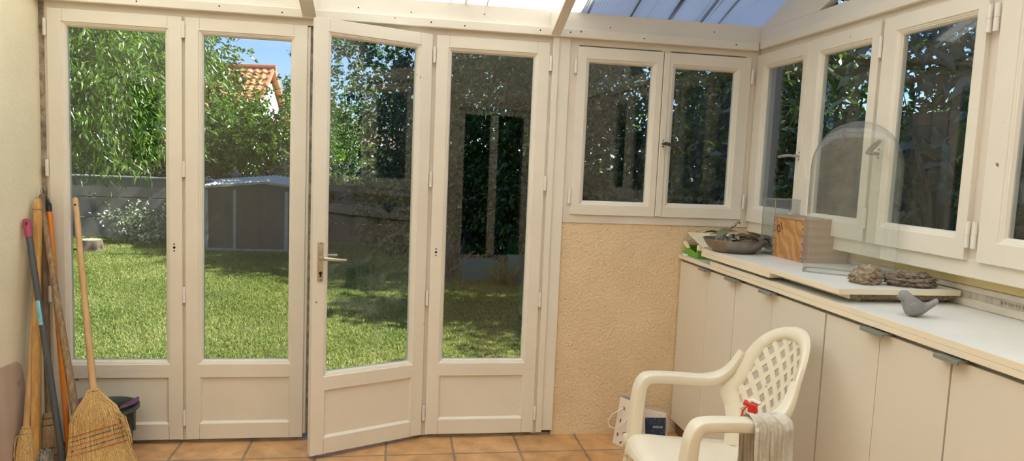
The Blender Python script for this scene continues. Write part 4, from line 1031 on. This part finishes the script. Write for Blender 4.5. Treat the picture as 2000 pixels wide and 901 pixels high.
def crown(c, rad, n, seed, clump=9, spread=.16, droop=.4, shell=.55, cut=None):
    """leaf positions gathered in twigs inside an ellipsoid"""
    r = np.random.default_rng(seed); k = max(1, n // clump)
    u = r.normal(size=(k, 3)); u /= np.linalg.norm(u, axis=1, keepdims=True)
    q = (shell + (1 - shell) * r.random(k)) * (1 + .12 * np.sin(u[:, 0] * 7 + seed) * np.sin(u[:, 2] * 6))
    c0 = np.array(c) + u * q[:, None] * np.array(rad)
    tw = u * np.array([1, 1, .5]) + r.normal(size=(k, 3)) * .5; tw[:, 2] -= droop; tw /= np.linalg.norm(tw, axis=1, keepdims=True)
    f = r.random((k, clump))
    p = c0[:, None, :] + tw[:, None, :] * (f[:, :, None] * spread * 2) + r.normal(size=(k, clump, 3)) * spread * .25
    d = tw[:, None, :] * .9 + r.normal(size=(k, clump, 3)) * .55; d[:, :, 2] -= droop * .5
    p = p.reshape(-1, 3); d = d.reshape(-1, 3)
    if cut is not None:
        m = cut(p); p, d = p[m], d[m]
    return p, d
BARK = surf('grey_brown_bark', (.16, .12, .085), (.09, .07, .05), 14, .95, .8, 60, stretch=(3, 3, .6))
LM_BRIGHT = leafmat('bright_green_tree_leaf', [(0, (.035, .085, .012)), (.45, (.10, .20, .025)), (.8, (.22, .36, .045)), (1, (.42, .52, .14))], .5, .05)
LM_MID = leafmat('mid_green_tree_leaf', [(0, (.03, .065, .014)), (.5, (.085, .15, .03)), (.85, (.17, .25, .05)), (1, (.34, .42, .15))], .4, .06)
LM_DARK = leafmat('dark_hedge_leaf_glints', [(0, (.013, .03, .009)), (.55, (.035, .08, .015)), (.84, (.12, .22, .03)), (1, (.45, .60, .10))], .55, .05)  # backlit glints put into the brightest leaf tints
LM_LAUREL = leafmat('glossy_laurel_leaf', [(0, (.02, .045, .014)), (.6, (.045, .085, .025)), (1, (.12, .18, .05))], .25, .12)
LM_SILVER = leafmat('silvery_shrub_leaf', [(0, (.16, .18, .13)), (.6, (.34, .36, .28)), (1, (.62, .62, .55))], .3, .05)
LM_WHITE = leafmat('white_flower_spray', [(0, (.10, .16, .05)), (.45, (.20, .27, .12)), (.55, (.72, .72, .64)), (1, (.85, .84, .78))], .3, .05)
LM_CONIFER = leafmat('dark_conifer_spray', [(0, (.02, .045, .025)), (1, (.07, .11, .06))], .2, .05)
def tree(name, loc, label, cat, crowns, L, Wd, mat, seed, trunk=None, group=None, **kw):
    r = thing(name, loc, label, cat, group); P, Dd = [], []
    for i, (c, rad, n) in enumerate(crowns):
        p, d = crown(c, rad, n, seed * 17 + i, **kw); P.append(p); Dd.append(d)
    P = np.concatenate(P); Dd = np.concatenate(Dd)
    k = P[:, 2] > GZ + .03; P, Dd = P[k], Dd[k]
    v, nf, t = leaves(P, Dd, L, Wd, seed)
    fastmesh('foliage', v, nf, 4, mat, t, r)
    if trunk:
        m = MB()
        for (pts, rad) in trunk: m.tube(pts, rad, 8)
        m.build('trunk', BARK, r, smooth=True)
    return r
def stems(loc, h, top, k, seed, r0=.07):
    rd_ = random.Random(seed); x, y = loc; out = [([(x, y, GZ - .05), (x + .05, y, GZ + h * .5), (x - .02, y + .05, GZ + h)], [r0, r0 * .75, r0 * .6])]
    for i in range(k):
        a = rd_.uniform(0, 6.28); e = (x + top[0] * .75 * math.cos(a), y + top[1] * .75 * math.sin(a), GZ + h + top[2] * rd_.uniform(.4, 1.3))
        z0 = GZ + h * rd_.uniform(.75, 1.0)
        out.append(([(x - .01, y + .03, z0), ((x + e[0]) / 2, (y + e[1]) / 2, (z0 + e[2]) / 2 + .12), e], [r0 * .5, r0 * .3, r0 * .08]))
    return out
GRP = 'garden trees and shrubs beyond the doors'
# the drooping tree outside the first door
tree('peach_tree', (-2.6, 5.4, GZ), 'large bright tree with long drooping leaves filling the first door glass above the wall', 'tree',
     [((-2.55, 5.4, 2.9), (1.85, 1.2, 1.75), 30000), ((-1.75, 4.9, 2.15), (.75, .8, .95), 7000), ((-3.4, 5.6, 2.4), (1.5, 1.2, 1.3), 9000), ((-.80, 5.0, 2.5), (.22, .3, .10), 110), ((-.85, 5.0, 1.9), (.16, .3, .6), 380)], .105, .0135, LM_BRIGHT, 5,
     trunk=stems((-3.6, 5.9), 1.5, (1.8, 1.0, 2.0), 9, 3, .09), group=GRP, clump=10, spread=.17, droop=.75, shell=.25)
# dense growth behind the wall
tree('dense_tree', (-4.2, 11.2, GZ), 'dense shaded tree behind the grey block wall at the far left', 'tree', [((-4.4, 11.4, 2.6), (2.4, 1.2, 2.6), 16000), ((-2.5, 11.6, 2.3), (1.3, 1.0, 2.0), 9000)], .12, .035, LM_MID, 8, trunk=stems((-4.2, 11.5), 1.2, (1.5, .8, 2), 6, 5), group=GRP, shell=.4)
tree('young_tree', (-.95, 11.0, GZ), 'mid green bushy young tree above the shed, before the red-tiled house', 'tree',
     [((-1.35, 10.9, 1.75), (.85, .7, .80), 9000), ((-.40, 11.2, 1.65), (.75, .6, .75), 7000), ((-1.12, 11.0, 2.6), (.16, .2, .42), 300), ((-.42, 11.0, 2.45), (.24, .25, .45), 500), ((-2.0, 10.9, 2.3), (.4, .5, .7), 900)], .085, .026, LM_BRIGHT, 11,
     trunk=stems((-.95, 11.0), 1.2, (.9, .6, 1.2), 8, 9, .05), group=GRP, shell=.3, spread=.12)
tree('bushy_shrub', (.25, 12.2, GZ), 'darker green shrub right of the young tree, in the second door glass', 'shrub', [((.15, 12.2, 1.5), (.75, .7, 1.3), 7000)], .07, .026, LM_MID, 14, trunk=stems((.25, 12.2), .8, (.5, .5, .8), 5, 2, .04), group=GRP, shell=.35, spread=.12)
tree('silver_shrub', (-.42, 10.45, GZ), 'pale silvery shrub behind the shed roof', 'shrub', [((-.35, 10.5, 1.22), (.42, .3, .42), 2400)], .035, .010, LM_SILVER, 15, trunk=stems((-.4, 10.5), .9, (.3, .2, .3), 5, 4, .03), group=GRP, shell=.3, spread=.08)
tree('flowering_shrub', (-2.72, 9.2, GZ), 'small arching shrub with white flowers at the foot of the grey wall', 'shrub', [((-2.65, 9.25, .12), (.62, .35, .32), 1500), ((-2.95, 9.1, .38), (.45, .25, .14), 300)], .05, .018, LM_WHITE, 16, trunk=stems((-2.72, 9.2), .15, (.5, .3, .3), 6, 7, .02), group=GRP, shell=.3, spread=.10)
tree('low_hedge', (-2.0, 10.9, GZ), 'dense low green hedge just behind the grey block wall', 'hedge', [((x_, 10.75, .75), (.75, .35, .75), 2600) for x_ in (-6.2, -5.2, -4.2, -3.2, -2.2, -1.2, -.2, .8, 1.8)], .08, .026, LM_MID, 23, group=GRP, shell=.3, spread=.1)
# dark hedge down the right-hand side
hed = [((2.15, 9.2), 'farthest tall dark tree of the hedge, in the open door glass', 1.3, 4.9), ((3.1, 8.0), 'tall dark hedge tree between the third and fourth doors', 1.35, 4.7), ((4.0, 6.9), 'tall dark hedge tree in the fourth door glass', 1.3, 4.6),
       ((5.2, 6.2), 'dark hedge tree behind the left pane of the front window', 1.3, 5.2), ((6.5, 5.2), 'dark hedge tree behind the right pane of the front window', 1.3, 5.0), ((5.6, 3.55), 'dark leafy tree outside beyond the corner of the room', 1.0, 3.9), ((7.7, 2.5), 'dark tree standing right of the side windows beyond the board fence', 1.4, 4.2), ((.45, 13.5), 'airy tree with sky showing through behind the hedge', 1.5, 5.0)]
for i, ((x, y), lb, rr, hh) in enumerate(hed):
    airy = i == 7
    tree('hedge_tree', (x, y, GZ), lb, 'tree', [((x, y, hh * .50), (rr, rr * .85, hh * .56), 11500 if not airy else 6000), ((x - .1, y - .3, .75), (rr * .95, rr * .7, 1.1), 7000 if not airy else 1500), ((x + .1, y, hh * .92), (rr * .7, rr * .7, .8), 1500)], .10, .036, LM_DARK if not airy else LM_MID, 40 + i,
         trunk=stems((x, y), 1.6, (rr, rr * .8, 1.6), 9, 20 + i, .06), group=GRP, shell=.25, spread=.13)
# laurel right outside the right-hand windows
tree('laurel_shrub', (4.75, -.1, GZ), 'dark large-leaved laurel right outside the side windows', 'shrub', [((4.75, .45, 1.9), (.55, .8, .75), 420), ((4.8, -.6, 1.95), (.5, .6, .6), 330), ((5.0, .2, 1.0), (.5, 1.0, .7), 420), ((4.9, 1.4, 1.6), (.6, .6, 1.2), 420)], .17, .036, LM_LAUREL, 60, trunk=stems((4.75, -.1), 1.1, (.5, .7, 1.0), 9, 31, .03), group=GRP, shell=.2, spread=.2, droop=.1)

# grey block wall, stump
wl_ = thing('garden_wall', (-3.5, 10.0, GZ), 'low grey concrete panel wall at the back of the garden', 'wall')
CON = surf('grey_weathered_concrete', (.20, .19, .175), (.13, .125, .115), 3, .95, .5, 40, detail=8)
m = MB()
for k in range(3): m.box(-9.0, 6.5, 9.95, 10.0, GZ + .37 * k, GZ + .37 * k + .355)
m.build('wall_panel', CON, wl_, bevel=.004)
for x in (-6.4, -4.85, -1.34, .2, 1.8, 3.4, 5.0):
    p = MB().box(x - .06, x + .06, 9.92, 10.03, GZ, GZ + 1.20).build('wall_post', CON, wl_, bevel=.005)
    MB().loft([[(x - .08, 9.90, GZ + 1.20), (x + .08, 9.90, GZ + 1.20), (x + .08, 10.05, GZ + 1.20), (x - .08, 10.05, GZ + 1.20)], [(x - .08, 9.90, GZ + 1.23), (x + .08, 9.90, GZ + 1.23), (x + .08, 10.05, GZ + 1.23), (x - .08, 10.05, GZ + 1.23)], [(x - .01, 9.965, GZ + 1.30), (x + .01, 9.965, GZ + 1.30), (x + .01, 9.985, GZ + 1.30), (x - .01, 9.985, GZ + 1.30)]]).build('post_cap', CON, p)
MB().box(-9.0, -1.6, 9.93, 10.02, GZ + 1.095, GZ + 1.12).build('coping', surf('pale_coping', (.55, .54, .52), (.4, .39, .37), 9, .8), wl_, bevel=.003)
s = thing('tree_stump', (-3.1, 8.1, GZ), 'short weathered tree stump on the lawn near the grey wall', 'stump')
MB().lathe([(.001, 0), (.21, 0), (.185, .03), (.17, .10), (.165, .17), (.15, .175), (.001, .17)], (-3.1, 8.15, GZ), 14).build('stump_bark', BARK, s, smooth=True, sharp=50)
MB().lathe([(.001, .171), (.148, .176), (.148, .179), (.001, .178)], (-3.1, 8.15, GZ), 14).build('cut_top', surf('grey_cut_wood', (.42, .38, .32), (.3, .26, .21), 20, .9), s)

# metal garden shed
sh = thing('garden_shed', (-.56, 8.9, GZ), 'low grey-brown metal garden shed with shallow ribbed white roof', 'shed')
SHW = surf('grey_brown_sheet_metal', (.115, .098, .085), (.095, .08, .07), 3, .5, .1, 20)
SHT = surf('pale_grey_trim_metal', (.36, .36, .35), (.28, .28, .27), 5, .45)
SHR = surf('pale_ribbed_roof_metal', (.62, .63, .64), (.5, .5, .5), 5, .4)
sx0, sx1, sy0, sy1, he, ha = -1.46, .36, 8.4, 9.45, .915, 1.02
m = MB(); m.prism([(sx0, sy0, GZ), (sx1, sy0, GZ), (sx1, sy0, he - .03), (-.55, sy0, ha - .03), (sx0, sy0, he - .03)], (0, sy1 - sy0, 0)); m.build('shed_wall', SHW, sh)
for (a, b, za, zb_) in ((sx0 - .05, -.55, he, ha), (-.55, sx1 + .05, ha, he)):
    m = MB(); n = 14; up_, lo_ = [], []
    pts = []
    for i in range(n * 4 + 1):
        t = i / (n * 4); pts.append((a + (b - a) * t, za + (zb_ - za) * t + (.012 if (i % 4) in (1, 2) else 0)))
    m.loft([[(x, sy0 - .06, z) for x, z in pts] + [(x, sy0 - .06, z - .012) for x, z in pts[::-1]], [(x, sy1 + .06, z + .075) for x, z in pts] + [(x, sy1 + .06, z + .063) for x, z in pts[::-1]]])
    m.build('roof_sheet', SHR, sh)
m = MB(); m.prism([(sx0 - .05, sy0 - .062, he - .035), (-.55, sy0 - .062, ha - .035), (sx1 + .05, sy0 - .062, he - .035), (sx1 + .05, sy0 - .062, he), (-.55, sy0 - .062, ha), (sx0 - .05, sy0 - .062, he)], (0, .01, 0)); m.build('gable_trim', SHT, sh)
for (a, b) in ((-1.03, -.98), (-.22, -.16), (sx0 - .005, sx0 + .04), (sx1 - .04, sx1 + .005)): MB().box(a, b, sy0 - .02, sy0, GZ + .02, he - .05).build('door_trim', SHT, sh)
MB().box(sx0, sx1, sy0 - .025, sy0, GZ + .01, GZ + .05).build('bottom_rail', SHT, sh)
for (a, b) in ((-.97, -.60), (-.595, -.225)): MB().box(a, b, sy0 - .012, sy0, GZ + .06, he - .06).build('shed_door', SHW, sh, bevel=.004)

# picket fence and pink wall in the distance
pk = thing('picket_fence', (.6, 11.2, GZ), 'short white picket fence with dark posts catching the sun behind the lawn', 'fence')
PW = surf('sunlit_white_picket', (.80, .79, .75), None, 4, .7); PD = surf('dark_fence_post', (.06, .055, .05), None, 6, .8)
for k in range(11):
    x = .22 + k * .075; MB().prism([(x - .024, 11.2, GZ), (x + .024, 11.2, GZ), (x + .024, 11.2, 1.16 + .05 * ((k * 7) % 3)), (x, 11.2, 1.21 + .05 * ((k * 7) % 3)), (x - .024, 11.2, 1.16 + .05 * ((k * 7) % 3))], (0, .02, 0)).build('picket', PW, pk)
MB().box(.15, 1.05, 11.22, 11.25, .9, .96).build('fence_rail', PW, pk)
for x in (.31, .46, .66):
    p = MB().box(x - .04, x + .04, 11.10, 11.17, GZ, 1.32).build('fence_post', PD, pk); MB().loft([[(x - .055, 11.08, 1.32), (x + .055, 11.08, 1.32), (x + .055, 11.19, 1.32), (x - .055, 11.19, 1.32)], [(x - .005, 11.13, 1.40), (x + .005, 11.13, 1.40), (x + .005, 11.14, 1.40), (x - .005, 11.14, 1.40)]]).build('post_cap', PD, p)
pw = thing('outbuilding', (1.0, 17, GZ), 'low dusky pink outbuilding behind the picket fence', 'building')
MB().box(-.2, 3.2, 17, 20, GZ, 1.75).build('wall', surf('dusky_pink_render', (.42, .33, .32), (.36, .28, .27), 2, .9), pw)
MB().prism([(-.4, 16.8, 1.75), (3.4, 16.8, 1.75), (3.4, 20.2, 2.5), (-.4, 20.2, 2.5)], (0, 0, .08)).build('roof', surf('brown_roof', (.25, .17, .13), None, 8, .9), pw)

# far house with the orange roof
hs = thing('house', (-6.5, 32.0, GZ), 'white gabled house with bright orange tiled roof behind the trees', 'house')
def tilemat():
    m, nt, out = newmat('orange_clay_tiles'); b = nd(nt, 'ShaderNodeBsdfPrincipled'); b.inputs['Roughness'].default_value = .8
    tc = nd(nt, 'ShaderNodeTexCoord'); br = nd(nt, 'ShaderNodeTexBrick'); br.offset = .5
    br.inputs['Scale'].default_value = 1; br.inputs['Brick Width'].default_value = .30; br.inputs['Row Height'].default_value = .34; br.inputs['Mortar Size'].default_value = .03; br.inputs['Mortar Smooth'].default_value = .6
    br.inputs['Color1'].default_value = rgb((.78, .30, .16)); br.inputs['Color2'].default_value = rgb((.66, .24, .13)); br.inputs['Mortar'].default_value = rgb((.24, .09, .05))
    nt.links.new(tc.outputs['UV'], br.inputs['Vector']); nt.links.new(br.outputs['Color'], b.inputs['Base Color']); nt.links.new(b.outputs[0], out.inputs[0]); return m
TILE = tilemat()
yaw = -.20; Hx, Hy = -4.07, 30.0
TH = Matrix.Translation((Hx, Hy, 0)) @ Matrix.Rotation(yaw, 4, 'Z')   # local: ridge runs -X from the gable, front slope faces -Y
RZ_, HD, EZ, HL = 5.30, 3.3, 1.55, 9.0
m = MB(); m.prism([(-.25, -HD + .3, GZ), (-.25, HD - .3, GZ), (-.25, HD - .3, EZ + .05), (-.25, 0, RZ_ - .18), (-.25, -HD + .3, EZ + .05)], (-HL + .5, 0, 0)); m.build('wall', surf('white_house_render', (.80, .80, .78), (.74, .74, .72), 2, .9), hs, T=TH)
def slope(name, sg):
    # wavy clay courses along the slope
    m = MB(); rows = []; nr = 13
    for i in range(nr):
        for (e, lift) in ((0.0, .0), (.97, .07)):
            t = (i + e) / nr
            y = sg * HD * t; z = RZ_ + (EZ - RZ_) * t
            rows.append([( -HL * j / 120, y, z + lift + .035 * math.sin(j * PI / 2 * .9) + .02) for j in range(121)])
    m.loft(rows, closed=False, cap=False)
    return m.build(name, surf('orange_clay_tile', (.80, .29, .15), (.62, .21, .105), 3, .8), hs, T=TH, solid=.06)
slope('roof_slope', -1); slope('roof_slope', 1)
MB().tube([(.08, 0, RZ_ + .08), (-HL, 0, RZ_ + .08)], .12, 8).build('ridge_tiles', surf('red_brown_ridge', (.46, .17, .10), (.36, .13, .08), 4, .8), hs, T=TH)
for sg in (-1, 1): MB().prism([(.02, 0, RZ_ - .05), (.02, sg * HD, EZ - .05), (.02, sg * HD, EZ + .14), (.02, 0, RZ_ + .14)], (-.10, 0, 0)).build('verge_board', surf('terracotta_verge', (.60, .24, .13), None, 4, .8), hs, T=TH)
m = MB(); m.box(-.26, -.22, -.5, .5, 1.9, 3.1); m.build('window', surf('dark_house_window', (.05, .06, .07), None, 3, .3), hs, T=TH)
h2 = thing('house', (-4.6, 46.0, GZ), 'small distant house with slate-grey gable roof right of the orange roof', 'house')
T2h = Matrix.Translation((-3.9, 45, 0)) @ Matrix.Rotation(.5, 4, 'Z')
MB().prism([(-2.2, 0, GZ), (2.2, 0, GZ), (2.2, 0, 4.2), (0, 0, 5.6), (-2.2, 0, 4.2)], (0, 6, 0)).build('wall', surf('grey_render', (.22, .22, .24), None, 2, .9), h2, T=T2h)
for sg in (-1, 1): MB().prism([(0, -.3, 5.72), (sg * 2.5, -.3, 4.12), (sg * 2.5, -.3, 4.0), (0, -.3, 5.58)], (0, 6.6, 0)).build('roof_slope', surf('pinkish_slate', (.34, .25, .23), None, 4, .85), h2, T=T2h)
cf = thing('conifer_tree', (-4.6, 39.5, GZ), 'small dark conifer standing beyond the orange roof', 'tree')
P, Dd = [], []
for i in range(10):
    z = 2.4 + i * .36; rr = 1.0 * (1 - i / 11) + .1; p, d = crown((-4.65, 39.5, z), (rr, rr, .3), 260, 90 + i, clump=6, spread=.2, droop=.2, shell=.2); P.append(p); Dd.append(d)
v, nf, t = leaves(np.concatenate(P), np.concatenate(Dd), .22, .05, 77); fastmesh('foliage', v, nf, 4, LM_CONIFER, t, cf)
MB().tube([(-4.65, 39.5, GZ), (-4.65, 39.5, 5.8)], [.15, .04], 8).build('trunk', BARK, cf)

# neighbour's pale wall beyond the right-hand windows
nb = thing('neighbour_house', (5.9, -3.0, GZ), 'pale lavender-white neighbouring wall outside the side windows', 'building')
MB().box(5.6, 9.0, -9.0, .80, GZ, 4.85).build('wall', surf('pale_lavender_render', (.40, .40, .44), (.36, .36, .40), 3, .9, .2), nb)
MB().box(5.45, 9.2, -9.2, .95, 4.85, 4.97).build('roof_edge', surf('grey_gutter', (.3, .3, .31), None, 4, .6), nb)
MB().box(4.5, 5.6, -9, 1.2, GZ, GZ + .02).build('side_path', surf('grey_gravel', (.22, .21, .19), (.15, .14, .13), 60, .95, .5), kind='structure').name = 'trim_31'
dp = thing('drainpipe', (3.78, .21, GZ), 'blue-grey drainpipe outside the corner, in the first side window', 'pipe')
MB().tube([(3.775, .20, GZ), (3.775, .20, 2.25)], .045, 14).build('pipe', surf('blue_grey_plastic_pipe', (.23, .26, .30), None, 5, .5), dp, smooth=True)
gf = thing('board_fence', (4.55, .2, GZ), 'dark wooden board fence outside below the laurel', 'fence')
FNC = surf('dark_brown_fence_board', (.085, .07, .06), (.055, .045, .04), 9, .9, .3)
for k in range(34):
    y = -3.2 + k * .155; MB().box(5.35, 5.37, y, y + .145, GZ, GZ + 2.12).build('fence_board', FNC, gf)
MB().box(5.37, 5.41, -3.2, 2.05, GZ + 1.3, GZ + 1.38).build('fence_rail', FNC, gf)

# planter, pot, ornamental grass on the right of the lawn
TEAL = surf('teal_plastic', (.018, .15, .14), (.014, .12, .115), 5, .4)
pl = thing('planter_trough', (2.75, 6.0, GZ), 'teal plastic planter trough at the foot of the hedge in the fourth door glass', 'planter')
m = MB(); q0 = [(2.50, 5.85), (3.0, 5.85), (3.0, 6.1), (2.50, 6.1)]; cxp, cyp = 2.75, 5.975
def sc_(k, z): return [(cxp + (x - cxp) * k, cyp + (y - cyp) * k, z) for x, y in q0]
m.loft([sc_(.86, GZ), sc_(1.0, GZ + .26), sc_(1.06, GZ + .26), sc_(1.06, GZ + .29), sc_(.95, GZ + .29), sc_(.9, GZ + .2)]); m.build('trough', TEAL, pl, bevel=.004)
pt = thing('plant_pot', (3.30, 5.85, GZ), 'tall teal plant pot right of the planter trough', 'pot')
MB().lathe([(.001, 0), (.10, 0), (.14, .36), (.155, .36), (.155, .40), (.135, .40), (.12, .33), (.001, .33)], (3.30, 5.85, GZ), 24).build('pot_body', TEAL, pt, smooth=True, sharp=40)
def spiky(parent, c, n, L, wd, mat, seed, name='blades', up=1.0):
    r = np.random.default_rng(seed); P = np.array(c) + r.normal(size=(n, 3)) * np.array([.04, .04, .0]); d = r.normal(size=(n, 3)) * .45; d[:, 2] = up
    v, nf, t = leaves(P, d, L, wd, seed); return fastmesh(name, v, nf, 4, mat, t, parent)
spiky(pt, (3.30, 5.85, GZ + .33), 60, .34, .014, LM_MID, 5, 'pot_plant')
og = thing('ornamental_grass', (2.35, 6.05, GZ), 'dark arching ornamental grass left of the teal planter', 'plant')
spiky(og, (2.35, 6.05, GZ), 200, .62, .012, leafmat('purple_grass_blade', [(0, (.05, .05, .03)), (.7, (.14, .10, .09)), (1, (.45, .36, .36))], .3), 6)
og = thing('ornamental_grass', (3.05, 5.55, GZ), 'low green grass clump in front of the teal pot', 'plant')
spiky(og, (3.05, 5.55, GZ), 170, .36, .012, LM_MID, 7, up=.7)

# ------------------------------------------------------------------ light
wd = bpy.data.worlds.new('sky'); SC.world = wd; wd.use_nodes = True; nt = wd.node_tree; nt.nodes.clear()
out = nd(nt, 'ShaderNodeOutputWorld'); bg = nd(nt, 'ShaderNodeBackground'); sk = nd(nt, 'ShaderNodeTexSky', sky_type='NISHITA')
sk.sun_disc = False; sk.sun_elevation = math.asin(SUN.z); sk.sun_rotation = math.atan2(SUN.x, SUN.y); sk.air_density = 1.0; sk.dust_density = .3; sk.ozone_density = 1.0
tc = nd(nt, 'ShaderNodeTexCoord'); mp = nd(nt, 'ShaderNodeMapping'); mp.inputs['Scale'].default_value = (2.2, 2.2, 9)
nt.links.new(tc.outputs['Generated'], mp.inputs[0]); nz = nd(nt, 'ShaderNodeTexNoise'); nz.inputs['Scale'].default_value = 2.0; nz.inputs['Detail'].default_value = 6; nt.links.new(mp.outputs[0], nz.inputs['Vector'])
cl_ = ramp(nt, nz.outputs['Fac'], [(.48, (0, 0, 0)), (.85, (.4, .4, .4))])
nt.links.new(mixc(nt, cl_, mixc(nt, 1.0, sk.outputs[0], (.86, 1.0, 1.28), 'MULTIPLY'), (7.5, 7.9, 8.4)), bg.inputs[0]); bg.inputs[1].default_value = .072
nt.links.new(bg.outputs[0], out.inputs[0])
sd_ = bpy.data.lights.new('sun', 'SUN'); so = bpy.data.objects.new('sun', sd_); COL.objects.link(so)
sd_.energy = 6.6; sd_.angle = math.radians(.53); sd_.color = (1.0, .965, .89)
so.rotation_euler = (-SUN).to_track_quat('-Z', 'Y').to_euler()

# ------------------------------------------------------------------ camera
cd = bpy.data.cameras.new('camera'); cam = bpy.data.objects.new('camera', cd); COL.objects.link(cam)
yaw_, pit, rol = math.radians(9.321), math.radians(-5.457), math.radians(2.409)
fw = Vector((math.sin(yaw_) * math.cos(pit), math.cos(yaw_) * math.cos(pit), math.sin(pit))); r_ = Vector((math.cos(yaw_), -math.sin(yaw_), 0)); u_ = r_.cross(fw)
r2 = r_ * math.cos(rol) + u_ * math.sin(rol); u2 = -r_ * math.sin(rol) + u_ * math.cos(rol)
Mc = Matrix((r2, u2, -fw)).transposed().to_4x4(); Mc.translation = (1.6414, -3.6441, 1.4853); cam.matrix_world = Mc
cd.sensor_width = 36; cd.lens = 1366.2227 / 2000 * 36; cd.clip_start = .05; cd.clip_end = 300
SC.camera = cam
vs_ = SC.view_settings; vs_.view_transform = 'Standard'; vs_.look = 'None'; vs_.gamma = 1; vs_.use_curve_mapping = False; vs_.exposure = 1.25
cy = SC.cycles; cy.use_denoising = True; cy.max_bounces = 14; cy.diffuse_bounces = 7; cy.transparent_max_bounces = 24; cy.glossy_bounces = 4; cy.sample_clamp_indirect = 6
